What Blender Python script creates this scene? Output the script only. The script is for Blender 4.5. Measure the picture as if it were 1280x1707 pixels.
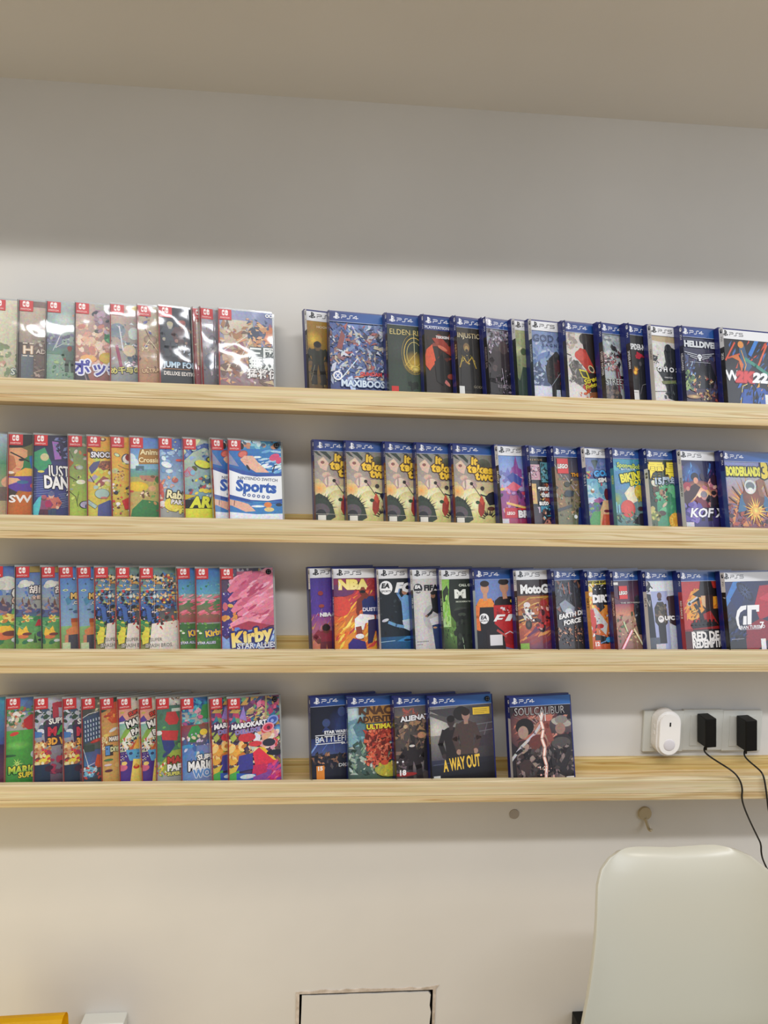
import bpy, bmesh, math, random
from mathutils import Vector, Matrix
from mathutils.geometry import tessellate_polygon

# ------------------------------------------------------------------ scene, camera, light
scene = bpy.context.scene
for o in list(bpy.data.objects):
    bpy.data.objects.remove(o)
EYE = 1.45                      # eye height over the floor
SOFFIT = EYE + 0.690            # low ceiling over the shelves
RXA = [(0.99614311, -0.0198743, -0.08546297), (-0.08397501, 0.06644081, -0.99425038), (0.02543826, 0.99759242, 0.06451561)]
cam_d = bpy.data.cameras.new('camera'); cam = bpy.data.objects.new('camera', cam_d)
scene.collection.objects.link(cam); scene.camera = cam
cam.matrix_world = Matrix([list(RXA[0]) + [0.0], list(RXA[1]) + [-1.46], list(RXA[2]) + [EYE], [0, 0, 0, 1]])
cam_d.sensor_fit = 'VERTICAL'; cam_d.sensor_height = 36.0; cam_d.lens = 36.0 * 1232.0 / 1707.0
cam_d.clip_start = 0.02; cam_d.clip_end = 50
scene.view_settings.view_transform = 'Standard'; scene.view_settings.look = 'None'
scene.view_settings.gamma = 1.0; scene.view_settings.exposure = 0.0
scene.view_settings.use_curve_mapping = False
world = bpy.data.worlds.new('world'); scene.world = world; world.use_nodes = True
world.node_tree.nodes['Background'].inputs[0].default_value = (0.88, 0.92, 1.0, 1)
world.node_tree.nodes['Background'].inputs[1].default_value = 0.36

def area(name, loc, target, sx, sy, power, col):
    d = bpy.data.lights.new(name, 'AREA'); d.shape = 'RECTANGLE'; d.size = sx; d.size_y = sy
    d.energy = power; d.color = col
    o = bpy.data.objects.new(name, d); scene.collection.objects.link(o); o.location = loc
    o.rotation_euler = (Vector(target) - Vector(loc)).to_track_quat('-Z', 'Y').to_euler()
    return o
area('ceiling_light_warm', (-1.30, -2.30, SOFFIT + 1.43), (-0.9, -0.3, 1.1), 1.9, 0.13, 38, (1.0, 0.955, 0.90))
area('ceiling_light_cool', (0.80, -2.30, SOFFIT + 1.43), (0.9, -0.3, 1.1), 2.2, 0.13, 46, (0.95, 0.965, 1.0))
area('floor_bounce_fill', (0.2, -1.5, SOFFIT + 1.7), (0.2, -1.7, 0), 3.0, 0.3, 20, (1.0, 0.83, 0.58))  # added fill, no known fixture: lights the floor for warm bounce
area('cool_side_fill', (2.7, -1.6, 1.9), (0.4, 0.0, 1.7), 1.3, 1.5, 19, (0.80, 0.88, 1.0))  # added cool fill from the right, no window known there
area('downlight', (2.3, -1.30, SOFFIT + 0.9), (0.6, 0.0, 0.5), 0.14, 0.14, 8, (1.0, 0.93, 0.84))
area('warm_low_fill', (-1.1, -0.9, 0.5), (-0.4, 0.0, 0.5), 0.7, 0.7, 3.0, (1.0, 0.80, 0.36))  # added low fill that yellows the lower left wall, not a fixture

# ------------------------------------------------------------------ materials
def lin(c):
    if isinstance(c, str):
        if len(c) == 3: c = c[0]*2 + c[1]*2 + c[2]*2
        c = tuple(int(c[i:i+2], 16) / 255.0 for i in (0, 2, 4))
    return tuple(v / 12.92 if v <= 0.04045 else ((v + 0.055) / 1.055) ** 2.4 for v in c)

def mat(name, col, rough=0.5, spec=0.5, metal=0.0, coat=0.0, trans=0.0):
    m = bpy.data.materials.new(name); m.use_nodes = True
    b = m.node_tree.nodes['Principled BSDF']
    b.inputs['Base Color'].default_value = (*lin(col), 1); b.inputs['Roughness'].default_value = rough
    b.inputs['Specular IOR Level'].default_value = spec; b.inputs['Metallic'].default_value = metal
    b.inputs['Coat Weight'].default_value = coat; b.inputs['Transmission Weight'].default_value = trans
    return m
def nd(m, kind, **kw):
    n = m.node_tree.nodes.new(kind)
    for k, v in kw.items():
        if k in n.inputs: n.inputs[k].default_value = v
        else: setattr(n, k, v)
    return n
def lk(m, a, ao, b, bi): m.node_tree.links.new(a.outputs[ao], b.inputs[bi])
def bsdf(m): return m.node_tree.nodes['Principled BSDF']

def noisy(m, col1, col2, scale, detail=3, mapping=None, bump=0.0, lo=0.35, hi=0.65):
    tc = nd(m, 'ShaderNodeTexCoord'); mp = nd(m, 'ShaderNodeMapping')
    if mapping: mp.inputs['Scale'].default_value = mapping
    nz = nd(m, 'ShaderNodeTexNoise', Scale=scale, Detail=detail)
    cr = nd(m, 'ShaderNodeValToRGB')
    cr.color_ramp.elements[0].position = lo; cr.color_ramp.elements[0].color = (*lin(col1), 1)
    cr.color_ramp.elements[1].position = hi; cr.color_ramp.elements[1].color = (*lin(col2), 1)
    lk(m, tc, 'Object', mp, 'Vector'); lk(m, mp, 'Vector', nz, 'Vector'); lk(m, nz, 'Fac', cr, 'Fac')
    lk(m, cr, 'Color', bsdf(m), 'Base Color')
    if bump:
        bp = nd(m, 'ShaderNodeBump', Strength=bump, Distance=0.002)
        lk(m, nz, 'Fac', bp, 'Height'); lk(m, bp, 'Normal', bsdf(m), 'Normal')
    return tc, mp, nz, cr

M = {}
# painted plaster: off-white, faint mottling and a few tiny scuffs
m = M['wall'] = mat('wall_paint', 'd9d3d0', 0.75, 0.25)
tc, mp, nz, cr = noisy(m, 'd4d1cb', 'dbd8d2', 2.2, 4)
sp = nd(m, 'ShaderNodeTexNoise', Scale=34.0, Detail=5); lk(m, tc, 'Object', sp, 'Vector')
sr = nd(m, 'ShaderNodeValToRGB'); sr.color_ramp.elements[0].position = 0.772; sr.color_ramp.elements[1].position = 0.80
sr.color_ramp.elements[0].color = (0, 0, 0, 1); sr.color_ramp.elements[1].color = (.55, .55, .55, 1)
mx = nd(m, 'ShaderNodeMix', data_type='RGBA')
lk(m, sp, 'Fac', sr, 'Fac'); lk(m, sr, 'Color', mx, 0)
m.node_tree.links.new(cr.outputs['Color'], mx.inputs[6]); mx.inputs[7].default_value = (*lin('8a807a'), 1)
m.node_tree.links.new(mx.outputs[2], bsdf(m).inputs['Base Color'])
b2 = nd(m, 'ShaderNodeTexNoise', Scale=9.0, Detail=6); lk(m, tc, 'Object', b2, 'Vector')
bp = nd(m, 'ShaderNodeBump', Strength=0.12, Distance=0.004); lk(m, b2, 'Fac', bp, 'Height'); lk(m, bp, 'Normal', bsdf(m), 'Normal')
M['ceiling'] = mat('ceiling_paint', 'd3d1ce', 0.85, 0.2); noisy(M['ceiling'], 'd0cecb', 'd6d4d1', 1.5)
M['floor'] = mat('floor_boards', 'c8b084', 0.5); noisy(M['floor'], 'bfa87c', 'd0b88c', 3.0, 4, (0.6, 6, 1))
def pine(name, seed, base=('d6c49c', 'e2d3ae'), streak='c4aa7a'):
    m = mat(name, 'dcc59c', 0.42, 0.4)
    tc = nd(m, 'ShaderNodeTexCoord'); mp = nd(m, 'ShaderNodeMapping')
    mp.inputs['Scale'].default_value = (0.8, 14, 34); mp.inputs['Location'].default_value = (seed * 3.7, seed * 1.3, seed * .7)
    mp.inputs['Rotation'].default_value = (0, 0.006, 0)
    w = nd(m, 'ShaderNodeTexNoise', Scale=3.0, Detail=3, Roughness=0.45, Distortion=0.5)
    lk(m, tc, 'Object', mp, 'Vector'); lk(m, mp, 'Vector', w, 'Vector')
    cr = nd(m, 'ShaderNodeValToRGB'); e = cr.color_ramp.elements
    e[0].position = 0.22; e[0].color = (*lin(streak), 1); e[1].position = 0.46; e[1].color = (*lin(base[0]), 1)
    a = e.new(0.56); a.color = (*lin(base[1]), 1); a = e.new(0.63); a.color = (*lin(streak), 1); a = e.new(0.70); a.color = (*lin(base[1]), 1)
    lk(m, w, 'Fac', cr, 'Fac')
    f = nd(m, 'ShaderNodeTexNoise', Scale=18.0, Detail=2); lk(m, mp, 'Vector', f, 'Vector')
    mx = nd(m, 'ShaderNodeMix', data_type='RGBA'); mx.inputs[0].default_value = 0.22; mx.blend_type = 'MULTIPLY'
    m.node_tree.links.new(cr.outputs[0], mx.inputs[6]); m.node_tree.links.new(f.outputs['Color'], mx.inputs[7])
    m.node_tree.links.new(mx.outputs[2], bsdf(m).inputs['Base Color'])
    return m
for i in range(4): M['pine%d' % i] = pine('pine_front', i + 1)
for i in range(4): M['base%d' % i] = pine('pine_base', i + 11, ('d0b88a', 'dcc79c'), 'bd9c68')
M['back'] = pine('pine_back', 31, ('ccb06e', 'd9c288'), 'b4914f')
M['blue'] = mat('blue_case_plastic', '171f66', 0.28, 0.5, coat=0.3)
M['clear'] = mat('clear_case_plastic', '9a9c98', 0.22, 0.5, coat=0.3)
M['white'] = mat('white_plastic', 'efece8', 0.35)
M['plate'] = mat('plate_plastic', 'cccdc6', 0.3)
M['chair'] = mat('chair_shell_plastic', 'c4c1b2', 0.28, 0.5)
M['black'] = mat('black_plastic', '060606', 0.45, 0.25)
M['cable'] = mat('cable_rubber', '101010', 0.5)
M['grey'] = mat('sensor_dome', 'd6d2d6', 0.3)
M['hook'] = mat('hook_beige', 'b5a789', 0.5)
M['pad'] = mat('adhesive_pad', 'a89f95', 0.6)
M['leg'] = mat('beech_leg', 'c79c62', 0.45); noisy(M['leg'], 'bd9058', 'd2aa72', 8, 3, (1, 1, .2))
M['yellow'] = mat('yellow_board', 'f0c410', 0.45); noisy(M['yellow'], 'ecbe0c', 'f2c818', 6)
M['dark'] = mat('dark_gap', '1d1512', 0.9)
M['plaster'] = mat('rough_plaster', 'c9bdb0', 0.9, 0.2); noisy(M['plaster'], 'b5a898', 'd6cbc0', 60, 4, bump=0.6)

# printed covers: colour of the print from the mesh, fine illustration detail from noise, glossy sleeve with ripples
def print_mat(name, ripple, rough):
    m = mat(name, 'ffffff', rough, 0.5, coat=0.75 if 'film' in name else 0.35)
    bsdf(m).inputs['Coat Roughness'].default_value = 0.08
    at = nd(m, 'ShaderNodeAttribute', attribute_name='print')
    tc = nd(m, 'ShaderNodeTexCoord')
    n1 = nd(m, 'ShaderNodeTexNoise', Scale=230.0, Detail=4, Roughness=0.65, Distortion=0.6); lk(m, tc, 'Object', n1, 'Vector')
    sc = nd(m, 'ShaderNodeVectorMath', operation='MULTIPLY_ADD')
    m.node_tree.links.new(n1.outputs['Color'], sc.inputs[0]); sc.inputs[1].default_value = (3.4, 3.4, 3.4); sc.inputs[2].default_value = (-0.7, -0.7, -0.7)
    mx = nd(m, 'ShaderNodeMix', data_type='RGBA'); mx.blend_type = 'MULTIPLY'; 
    lk(m, at, 'Alpha', mx, 0)
    m.node_tree.links.new(at.outputs['Color'], mx.inputs[6]); m.node_tree.links.new(sc.outputs[0], mx.inputs[7])
    m.node_tree.links.new(mx.outputs[2], bsdf(m).inputs['Base Color'])
    n2 = nd(m, 'ShaderNodeTexNoise', Scale=ripple[1], Detail=1.5)
    oi = nd(m, 'ShaderNodeObjectInfo'); ad = nd(m, 'ShaderNodeVectorMath', operation='ADD')
    m.node_tree.links.new(tc.outputs['Object'], ad.inputs[0]); m.node_tree.links.new(oi.outputs['Location'], ad.inputs[1])
    m.node_tree.links.new(ad.outputs[0], n2.inputs['Vector'])
    bp = nd(m, 'ShaderNodeBump', Strength=1.0, Distance=ripple[0]); lk(m, n2, 'Fac', bp, 'Height')
    lk(m, bp, 'Normal', bsdf(m), 'Coat Normal'); 
    return m
M['print'] = print_mat('printed_cover', (0.0012, 14.0), 0.42)
M['wrap'] = print_mat('printed_cover_in_film', (0.0085, 11.0), 0.40)

# ------------------------------------------------------------------ mesh helpers
def link(o, parent=None):
    scene.collection.objects.link(o)
    if parent is not None: o.parent = parent
    return o
def from_bm(name, bm, material, parent=None, smooth=False):
    me = bpy.data.meshes.new(name); bm.normal_update(); bm.to_mesh(me); bm.free()
    me.materials.append(material)
    if smooth: me.polygons.foreach_set('use_smooth', [True] * len(me.polygons))
    return link(bpy.data.objects.new(name, me), parent)
def add_box(bm, x0, x1, y0, y1, z0, z1, bevel=0.0, seg=2):
    r = bmesh.ops.create_cube(bm, size=1.0)
    vs = r['verts']
    for v in vs:
        v.co = Vector((x0 + (v.co.x + .5) * (x1 - x0), y0 + (v.co.y + .5) * (y1 - y0), z0 + (v.co.z + .5) * (z1 - z0)))
    if bevel:
        es = list({e for v in vs for e in v.link_edges})
        bmesh.ops.bevel(bm, geom=es, offset=bevel, segments=seg, affect='EDGES', profile=0.6)
def box(name, x0, x1, y0, y1, z0, z1, material, parent=None, bevel=0.0, seg=2):
    bm = bmesh.new(); add_box(bm, x0, x1, y0, y1, z0, z1, bevel, seg)
    return from_bm(name, bm, material, parent)
def prism(name, pts, y0, y1, material, parent=None, bevel=0.0, seg=2):
    """outline in x,z extruded from y0 (front) to y1"""
    bm = bmesh.new(); f = bm.faces.new([bm.verts.new((x, y0, z)) for x, z in pts])
    r = bmesh.ops.extrude_face_region(bm, geom=[f])
    vs = [g for g in r['geom'] if isinstance(g, bmesh.types.BMVert)]
    for v in vs: v.co.y = y1
    bmesh.ops.recalc_face_normals(bm, faces=bm.faces)
    if bevel:
        es = [e for e in bm.edges if abs(e.verts[0].co.y - y0) < 1e-6 and abs(e.verts[1].co.y - y0) < 1e-6]
        bmesh.ops.bevel(bm, geom=es, offset=bevel, segments=seg, affect='EDGES')
    return from_bm(name, bm, material, parent, smooth=False)
def tube(name, pts, r, material, parent=None, n=10):
    cu = bpy.data.curves.new(name, 'CURVE'); cu.dimensions = '3D'; cu.bevel_depth = r; cu.bevel_resolution = 3; cu.resolution_u = 8
    cu.use_fill_caps = True
    s = cu.splines.new('NURBS'); s.points.add(len(pts) - 1); s.order_u = 3; s.use_endpoint_u = True
    for p, q in zip(s.points, pts): p.co = (*q, 1)
    t = bpy.data.objects.new(name, cu); me = bpy.data.meshes.new_from_object(t); bpy.data.objects.remove(t)
    me.materials.clear(); me.materials.append(material); me.polygons.foreach_set('use_smooth', [True] * len(me.polygons))
    return link(bpy.data.objects.new(name, me), parent)
def thing(name, label, cat, loc=(0, 0, 0), group=None):
    o = bpy.data.objects.new(name, None); o.empty_display_size = 0.05; link(o); o.location = loc
    return tag(o, label, cat, group)
def tag(o, label, cat, group=None):
    o['label'] = label; o['category'] = cat
    if group: o['group'] = group
    return o
def struct(o): o['kind'] = 'structure'; return o

# ------------------------------------------------------------------ the setting
X0, X1 = -1.9, 2.9
# wall with the cut-out around the access panel
PX0, PX1, PZ1 = -0.0235, 0.2535, EYE - 1.0905
bm = bmesh.new()
def quad(bm, p): bm.faces.new([bm.verts.new(q) for q in p])
for a, b, c, d in ((X0, PX0, 0, 4.4), (PX1, X1, 0, 4.4), (PX0, PX1, 0, 0.14), (PX0, PX1, PZ1, 4.4)):
    quad(bm, [(a, 0, c), (b, 0, c), (b, 0, d), (a, 0, d)])
wall = struct(from_bm('wall_back', bm, M['wall']))
struct(box('wall_behind', X0, X1, 0.03, 0.06, 0, 4.4, M['dark']))
struct(box('floor', X0, X1, -3.6, 0.06, -0.05, 0, M['floor']))
struct(box('ceiling_soffit', X0, X1, -0.40, 0.0, SOFFIT, SOFFIT + 0.05, M['ceiling']))
bpy.data.objects['ceiling_soffit'].name = 'ceiling'
struct(box('trim_1', X0, X1, -0.415, -0.40, SOFFIT, SOFFIT + 0.35, M['ceiling']))
# access panel
ap = thing('access_panel', 'square plastered access panel with a ragged gap, low in the wall', 'panel', (0.115, 0, 0.14))
def rel(o, p): o.parent = p; o.location = -Vector(p.location); return o
rnd = random.Random(4)
pts = [(-0.0195, .142)] + [(-0.0195 + rnd.uniform(-.0006, .0006), .142 + .025 * k) for k in range(1, 8)]
top = [(PX0 + .005 + k * .0125, PZ1 - .0045 - .0015 * (k / 21) + rnd.uniform(-.0007, .0007)) for k in range(22)]
pts += top + [(PX1 - .0045, PZ1 - .012), (PX1 - .006, PZ1 - .035), (PX1 - .003, PZ1 - .05), (PX1 - .0055, PZ1 - .08), (PX1 - .003, .142)]
rel(prism('panel_board', pts[::-1], -0.001, 0.012, M['wall']), ap)
rim = [(PX0 - .006, .16), (PX0 - .007, PZ1 + .004)] + [(PX0 + k * .0135, PZ1 + .0055 + rnd.uniform(-.0018, .0022)) for k in range(21)] + [(PX1 + .012, PZ1 + .009), (PX1 + .006, PZ1 + .001), (PX1 + .004, .16), (PX1, .16), (PX1, PZ1)] + [(PX0, PZ1), (PX0, .16)]
rel(prism('plaster_edge', rim, -0.0022, 0.001, M['plaster']), ap)

# picture ledges
SH = [(0.1345, 0.1328), (-0.1062, -0.1049), (-0.3494, -0.3446), (-0.5968, -0.5998)]   # lip top at x=-0.57 and x=0.87
LIPY = -0.092; LIPH = 0.0215
sh_lab = ['topmost long pine picture ledge, under the glare-lit cases', 'second pine picture ledge from the top of the wall',
          'third pine picture ledge from the top, wavy grain on its front', 'lowest pine picture ledge, just under the wall sockets']
def lipz(row, x):
    a, b = SH[row]; return EYE + a + (b - a) * (x + 0.57) / 1.44
for i in range(4):
    z = lipz(i, 0); sl = (SH[i][1] - SH[i][0]) / 1.44
    t = thing('picture_ledge', sh_lab[i], 'shelf', (0, 0, z), 'long pine picture ledges on the wall'); t.rotation_euler = (0, -math.atan(sl), 0)
    fz = -LIPH
    box('front_lip', X0 + .05, X1 - .05, LIPY - .015, LIPY, -0.0285, 0, M['pine%d' % i], t, 0.0022, 3)
    box('ledge_base', X0 + .05, X1 - .05, LIPY - .0155, 0, -0.0415, fz if False else -0.0285, M['base%d' % i], t, 0.0015, 2)
    box('ledge_floor', X0 + .05, X1 - .05, LIPY, -0.012, -0.0285, fz, M['base%d' % i], t)
    box('back_board', X0 + .05, X1 - .05, -0.012, 0, -0.0285, 0.004, M['back'], t, 0.001, 1)

# ------------------------------------------------------------------ printed cover art
_font = {}
def glyphs(s, bold):
    k = (s, bold)
    if k not in _font:
        cu = bpy.data.curves.new('t', 'FONT'); cu.body = s; cu.size = 1.0; cu.resolution_u = 2; cu.offset = bold
        ob = bpy.data.objects.new('t', cu); me = bpy.data.meshes.new_from_object(ob)
        me.calc_loop_triangles(); v = [(p.co.x, p.co.y) for p in me.vertices]
        tr = [[v[j] for j in t.vertices] for t in me.loop_triangles]
        x = [p[0] for p in v] or [0, 1]; _font[k] = (tr, min(x), max(x))
        bpy.data.objects.remove(ob); bpy.data.meshes.remove(me); bpy.data.curves.remove(cu)
    return _font[k]
CAP = 0.69
def clip(poly, x0, x1, y0, y1):
    for ax, lim, sgn in ((0, x0, 1), (0, x1, -1), (1, y0, 1), (1, y1, -1)):
        out = []; n = len(poly)
        for i in range(n):
            p, q = poly[i], poly[(i + 1) % n]
            a, b = (p[ax] - lim) * sgn, (q[ax] - lim) * sgn
            if a >= 0: out.append(p)
            if (a >= 0) != (b >= 0):
                t = a / (a - b); out.append(tuple(p[j] + (q[j] - p[j]) * t for j in range(len(p))))
        poly = out
        if len(poly) < 3: return []
    return poly
DZ = 6e-6
class Art:
    """flat print: every polygon gets its own hair-thin height so later ones cover earlier ones"""
    def __init__(s, W, H, rect, ku=1.0, kv=1.0):
        s.W, s.H, s.rect, s.W0, s.kv, s.ku = W * ku, H, rect, W, kv, ku; s.polys = []; s.layer = 0; s.busy = 0.35
    def poly(s, pts, cols, busy=None, same=False):
        if not same: s.layer += 1
        b = s.busy if busy is None else busy
        if isinstance(cols, str): c = lin(cols); cols = [c] * len(pts)
        P = clip([(p[0], p[1], *c) for p, c in zip(pts, cols)], *s.rect)
        if P: s.polys.append((P, s.layer, b))
    def uv(s, u, v): return (s.W0 if abs(u - 1) < 1e-4 else u * s.W, (1 - (v * s.kv if v < .999 else v)) * s.H)
    def G(s, u0, v0, u1, v1, tl, tr=None, bl=None, br=None, n=5):
        tl = lin(tl); tr = lin(tr) if tr else tl; bl = lin(bl) if bl else tl; br = lin(br) if br else (bl if tr == tl else tr)
        c = lambda a, b: tuple((tl[k] * (1 - a) + tr[k] * a) * (1 - b) + (bl[k] * (1 - a) + br[k] * a) * b for k in range(3))
        s.layer += 1
        for i in range(n):
            for j in range(n):
                q = [(i / n, j / n), (i / n, (j + 1) / n), ((i + 1) / n, (j + 1) / n), ((i + 1) / n, j / n)]
                (xa, ya), (xb, yb) = s.uv(u0, v0), s.uv(u1, v1)
                s.poly([(xa + (xb - xa) * a, ya + (yb - ya) * b) for a, b in q], [c(a, b) for a, b in q], same=True)
    def Q(s, c, *p, busy=None):
        pts = [s.uv(*q) for q in p]; s.layer += 1
        if len(pts) == 3: return s.poly(pts, c, busy, True)
        for t in tessellate_polygon([[Vector((x, y, 0)) for x, y in pts]]):
            s.poly([pts[k] for k in t], c, busy, True)
    def R(s, c, u0, v0, u1, v1, busy=None): s.poly([s.uv(u0, v0), s.uv(u0, v1), s.uv(u1, v1), s.uv(u1, v0)], c, busy)
    def E(s, c, u, v, ru, rv=None, rot=0, c2=None, n=18, busy=None):
        rv = ru if rv is None else rv; x, y = s.uv(u, v); r = math.radians(rot); cs, sn = math.cos(r), math.sin(r); s.layer += 1
        pts = []
        for i in range(n):
            a = 2 * math.pi * i / n; dx, dy = ru * s.W * math.cos(a), rv * s.W * math.sin(a)
            pts.append((x + dx * cs - dy * sn, y + dx * sn + dy * cs))
        if c2 is None: return s.poly(pts, c, busy, True)
        A, B = lin(c), lin(c2)                                   # soft two-colour blob: centre c, edge c2
        for i in range(n): s.poly([(x, y), pts[i], pts[(i + 1) % n]], [A, B, B], busy, True)
    def L(s, c, w, *p, busy=None):
        pts = [s.uv(*q) for q in p]; h = w * s.W / 2; s.layer += 1
        for (a, b), (d, e) in zip(pts, pts[1:]):
            l = math.hypot(d - a, e - b) or 1; nx, ny = -(e - b) / l * h, (d - a) / l * h; ex, ey = (d - a) / l * h * .6, (e - b) / l * h * .6
            s.poly([(a + nx - ex, b + ny - ey), (a - nx - ex, b - ny - ey), (d - nx + ex, e - ny + ey), (d + nx + ex, e + ny + ey)], c, busy, True)
    def S(s, seed, n, u0, v0, u1, v1, cols, sz, asp=1.6, kind=0, ang=None):
        r = random.Random(seed); cols = cols.split(); n = int(n * 2.7); sz *= .95; u1 = u1 if u1 < .999 else 1 / s.ku; n = int(n * min(1.6, max(1, (u1 - u0) * s.ku / max(.05, min(1, u1) - u0) * 1.0)))
        for k in range(n):
            u, v = r.uniform(u0, u1), r.uniform(v0, v1); q = sz * r.uniform(.4, 1.3); c = r.choice(cols)
            a = r.uniform(0, 180) if ang is None else ang + r.uniform(-14, 14)
            if kind == 0: s.E(c, u, v, q, q / asp, a, n=7)
            else:
                m = r.choice((3, 4)); t0 = r.uniform(0, 6.3); x, y = s.uv(u, v); ca, sa = math.cos(math.radians(a)), math.sin(math.radians(a)); P = []
                for i in range(m):
                    t = t0 + 6.283 * i / m + r.uniform(-.3, .3); dx, dy = q * s.W * math.cos(t), q * s.W / asp * math.sin(t)
                    P.append((x + dx * ca - dy * sa, y + dx * sa + dy * ca))
                s.poly(P, c)
    def Y(s, c, u, v, r0, r1, n, w, a0=0, a1=360, seed=1):       # rays
        r = random.Random(seed); cols = c.split()
        for i in range(n):
            a = math.radians(a0 + (a1 - a0) * i / n + r.uniform(-5, 5)); R = r1 * r.uniform(.7, 1.1); x, y = s.uv(u, v)
            p = (x + math.cos(a) * r0 * s.W, y + math.sin(a) * r0 * s.W); q = (x + math.cos(a) * R * s.W, y + math.sin(a) * R * s.W)
            h = w * s.W / 2; nx, ny = -math.sin(a) * h, math.cos(a) * h
            s.poly([(p[0] + nx, p[1] + ny), (p[0] - nx, p[1] - ny), q], cols[i % len(cols)])
    def F(s, u, v, h, skin, top, leg, hair=None, w=1.0, arms=1, lean=0):   # a plain standing figure, v = crown, h = height in cover heights
        q = h * s.H / s.W; k = q * .11 * w; X = lambda f: u + lean * f
        if arms:
            s.L(top, k * .75, (X(.2) - k * 1.1, v + h * .2), (X(.35) - k * 1.7, v + h * .36), (X(.5) - k * 1.2, v + h * .5))
            s.L(top, k * .75, (X(.2) + k * 1.1, v + h * .2), (X(.35) + k * 1.7, v + h * .36), (X(.5) + k * 1.2, v + h * .5))
            s.E(skin, X(.5) - k * 1.2, v + h * .52, k * .35); s.E(skin, X(.5) + k * 1.2, v + h * .52, k * .35)
        s.L(leg, k * .95, (X(.5) - k * .45, v + h * .5), (X(.75) - k * .7, v + h * .75), (X(1) - k * .7, v + h))
        s.L(leg, k * .95, (X(.5) + k * .45, v + h * .5), (X(.75) + k * .7, v + h * .75), (X(1) + k * .8, v + h))
        s.Q(top, (X(.16) - k * .5, v + h * .15), (X(.2) - k * 1.35, v + h * .19), (X(.4) - k * .95, v + h * .4), (X(.55) - k * .9, v + h * .55), (X(.55) + k * .9, v + h * .55), (X(.4) + k * .95, v + h * .4), (X(.2) + k * 1.35, v + h * .19), (X(.16) + k * .5, v + h * .15))
        s.L(skin, k * .6, (X(.1), v + h * .1), (X(.17), v + h * .17)); s.E(skin, X(.07), v + h * .075, k * .58, k * .75)
        if hair: s.E(hair, X(.04), v + h * .04, k * .62, k * .5)
    def T(s, txt, u, v, h, c, o=None, b=.02, sh=0, rot=0, sx=1.0, al='c', ow=.10, c2=None):
        """text: v = middle height, h = capital height / cover width, o = outline colour"""
        if s.ku < .80: h *= (1.25 if s.W0 > .12 else 1.32); sx *= (1.12 if s.W0 > .12 else .98)
        tr, a, z = glyphs(txt, b); k = h * s.W / CAP; x, y = s.uv(u, v); r = math.radians(rot); cs, sn = math.cos(r), math.sin(r)
        off = {'c': (a + z) / 2, 'l': a, 'r': z}[al]
        def put(dx, dy, col, colb=None):
            s.layer += 1; A = lin(col); B = lin(colb) if colb else A
            for t in tr:
                P = []; C = []
                for px, py in t:
                    X = (px - off) * k * sx + sh * (py - CAP / 2) * k; Y = (py - CAP / 2) * k; f = min(1, max(0, py / CAP))
                    P.append((x + dx + X * cs - Y * sn, y + dy + X * sn + Y * cs)); C.append(tuple(B[j] + (A[j] - B[j]) * f for j in range(3)))
                s.poly(P, C, 0.0, True)
        if o:
            w = ow * h * s.W
            for i in range(8): put(w * math.cos(i * .785), w * math.sin(i * .785), o)
        put(0, 0, c, c2)
    def build(s, name, parent, material, y=-0.0003, side=None):
        vs = []; fs = []; col = []
        for P, lay, b in s.polys:
            i = len(vs); n = len(P)
            area2 = sum(P[k][0] * P[(k + 1) % n][1] - P[(k + 1) % n][0] * P[k][1] for k in range(n))
            if abs(area2) < 1e-12: continue
            if area2 < 0: P = P[::-1]
            for p in P:
                d = y - DZ * lay
                vs.append((p[0], d, p[1]) if side is None else (d + side, -p[0], p[1]))
                col += [p[2] * .86, p[3] * .86, p[4] * .86, b]
            fs.append(range(i, i + n))
        me = bpy.data.meshes.new(name); me.from_pydata(vs, [], fs)
        ca = me.color_attributes.new('print', 'FLOAT_COLOR', 'POINT'); ca.data.foreach_set('color', col)
        me.materials.append(material); return link(bpy.data.objects.new(name, me), parent)

def ps_word(a, x, y, h, c, five):            # the console mark and its lettering, x,y in metres, h letter height
    def ln(w, *p):
        a.layer += 1; u = [((x + px * h) / a.W, 1 - (y + py * h) / a.H) for px, py in p]; a.L(c, w * h / a.W, *u, busy=0)
    k = 1.35
    ln(.34, (.62, -.12), (.62, 1.22)); ln(.26, (.62, 1.18), (1.02, 1.0), (1.10, .72), (1.0, .58), (.86, .60))
    ln(.2, (.48, .36), (.1, .22), (.0, .1), (.2, .0), (.5, .06)); ln(.2, (.86, .36), (1.25, .26), (1.42, .14), (1.2, .02), (.84, -.06))
    o = 1.95; w = .15
    P = [(0, .8), (1, .8), (1.12, .7), (1.12, .5), (1, .4), (.12, .4), (.02, .3), (.02, 0)]
    Sx = [(2.75, .8), (2.2, .8), (2.05, .68), (2.05, .12), (1.9, 0), (1.35, 0)]
    ln(w, *[(o + p, q) for p, q in P]); ln(w, *[(o + p, q) for p, q in Sx])
    if five: ln(w, *[(o + p, q) for p, q in [(4.1, .8), (3.1, .8), (3.0, .72), (3.0, .5), (3.1, .42), (4.0, .42), (4.1, .34), (4.1, .1), (4.0, 0), (2.85, 0)]])
    else: ln(w, *[(o + p, q) for p, q in [(3.65, 0), (3.65, .8), (2.75, .22), (4.1, .22)]])

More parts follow.
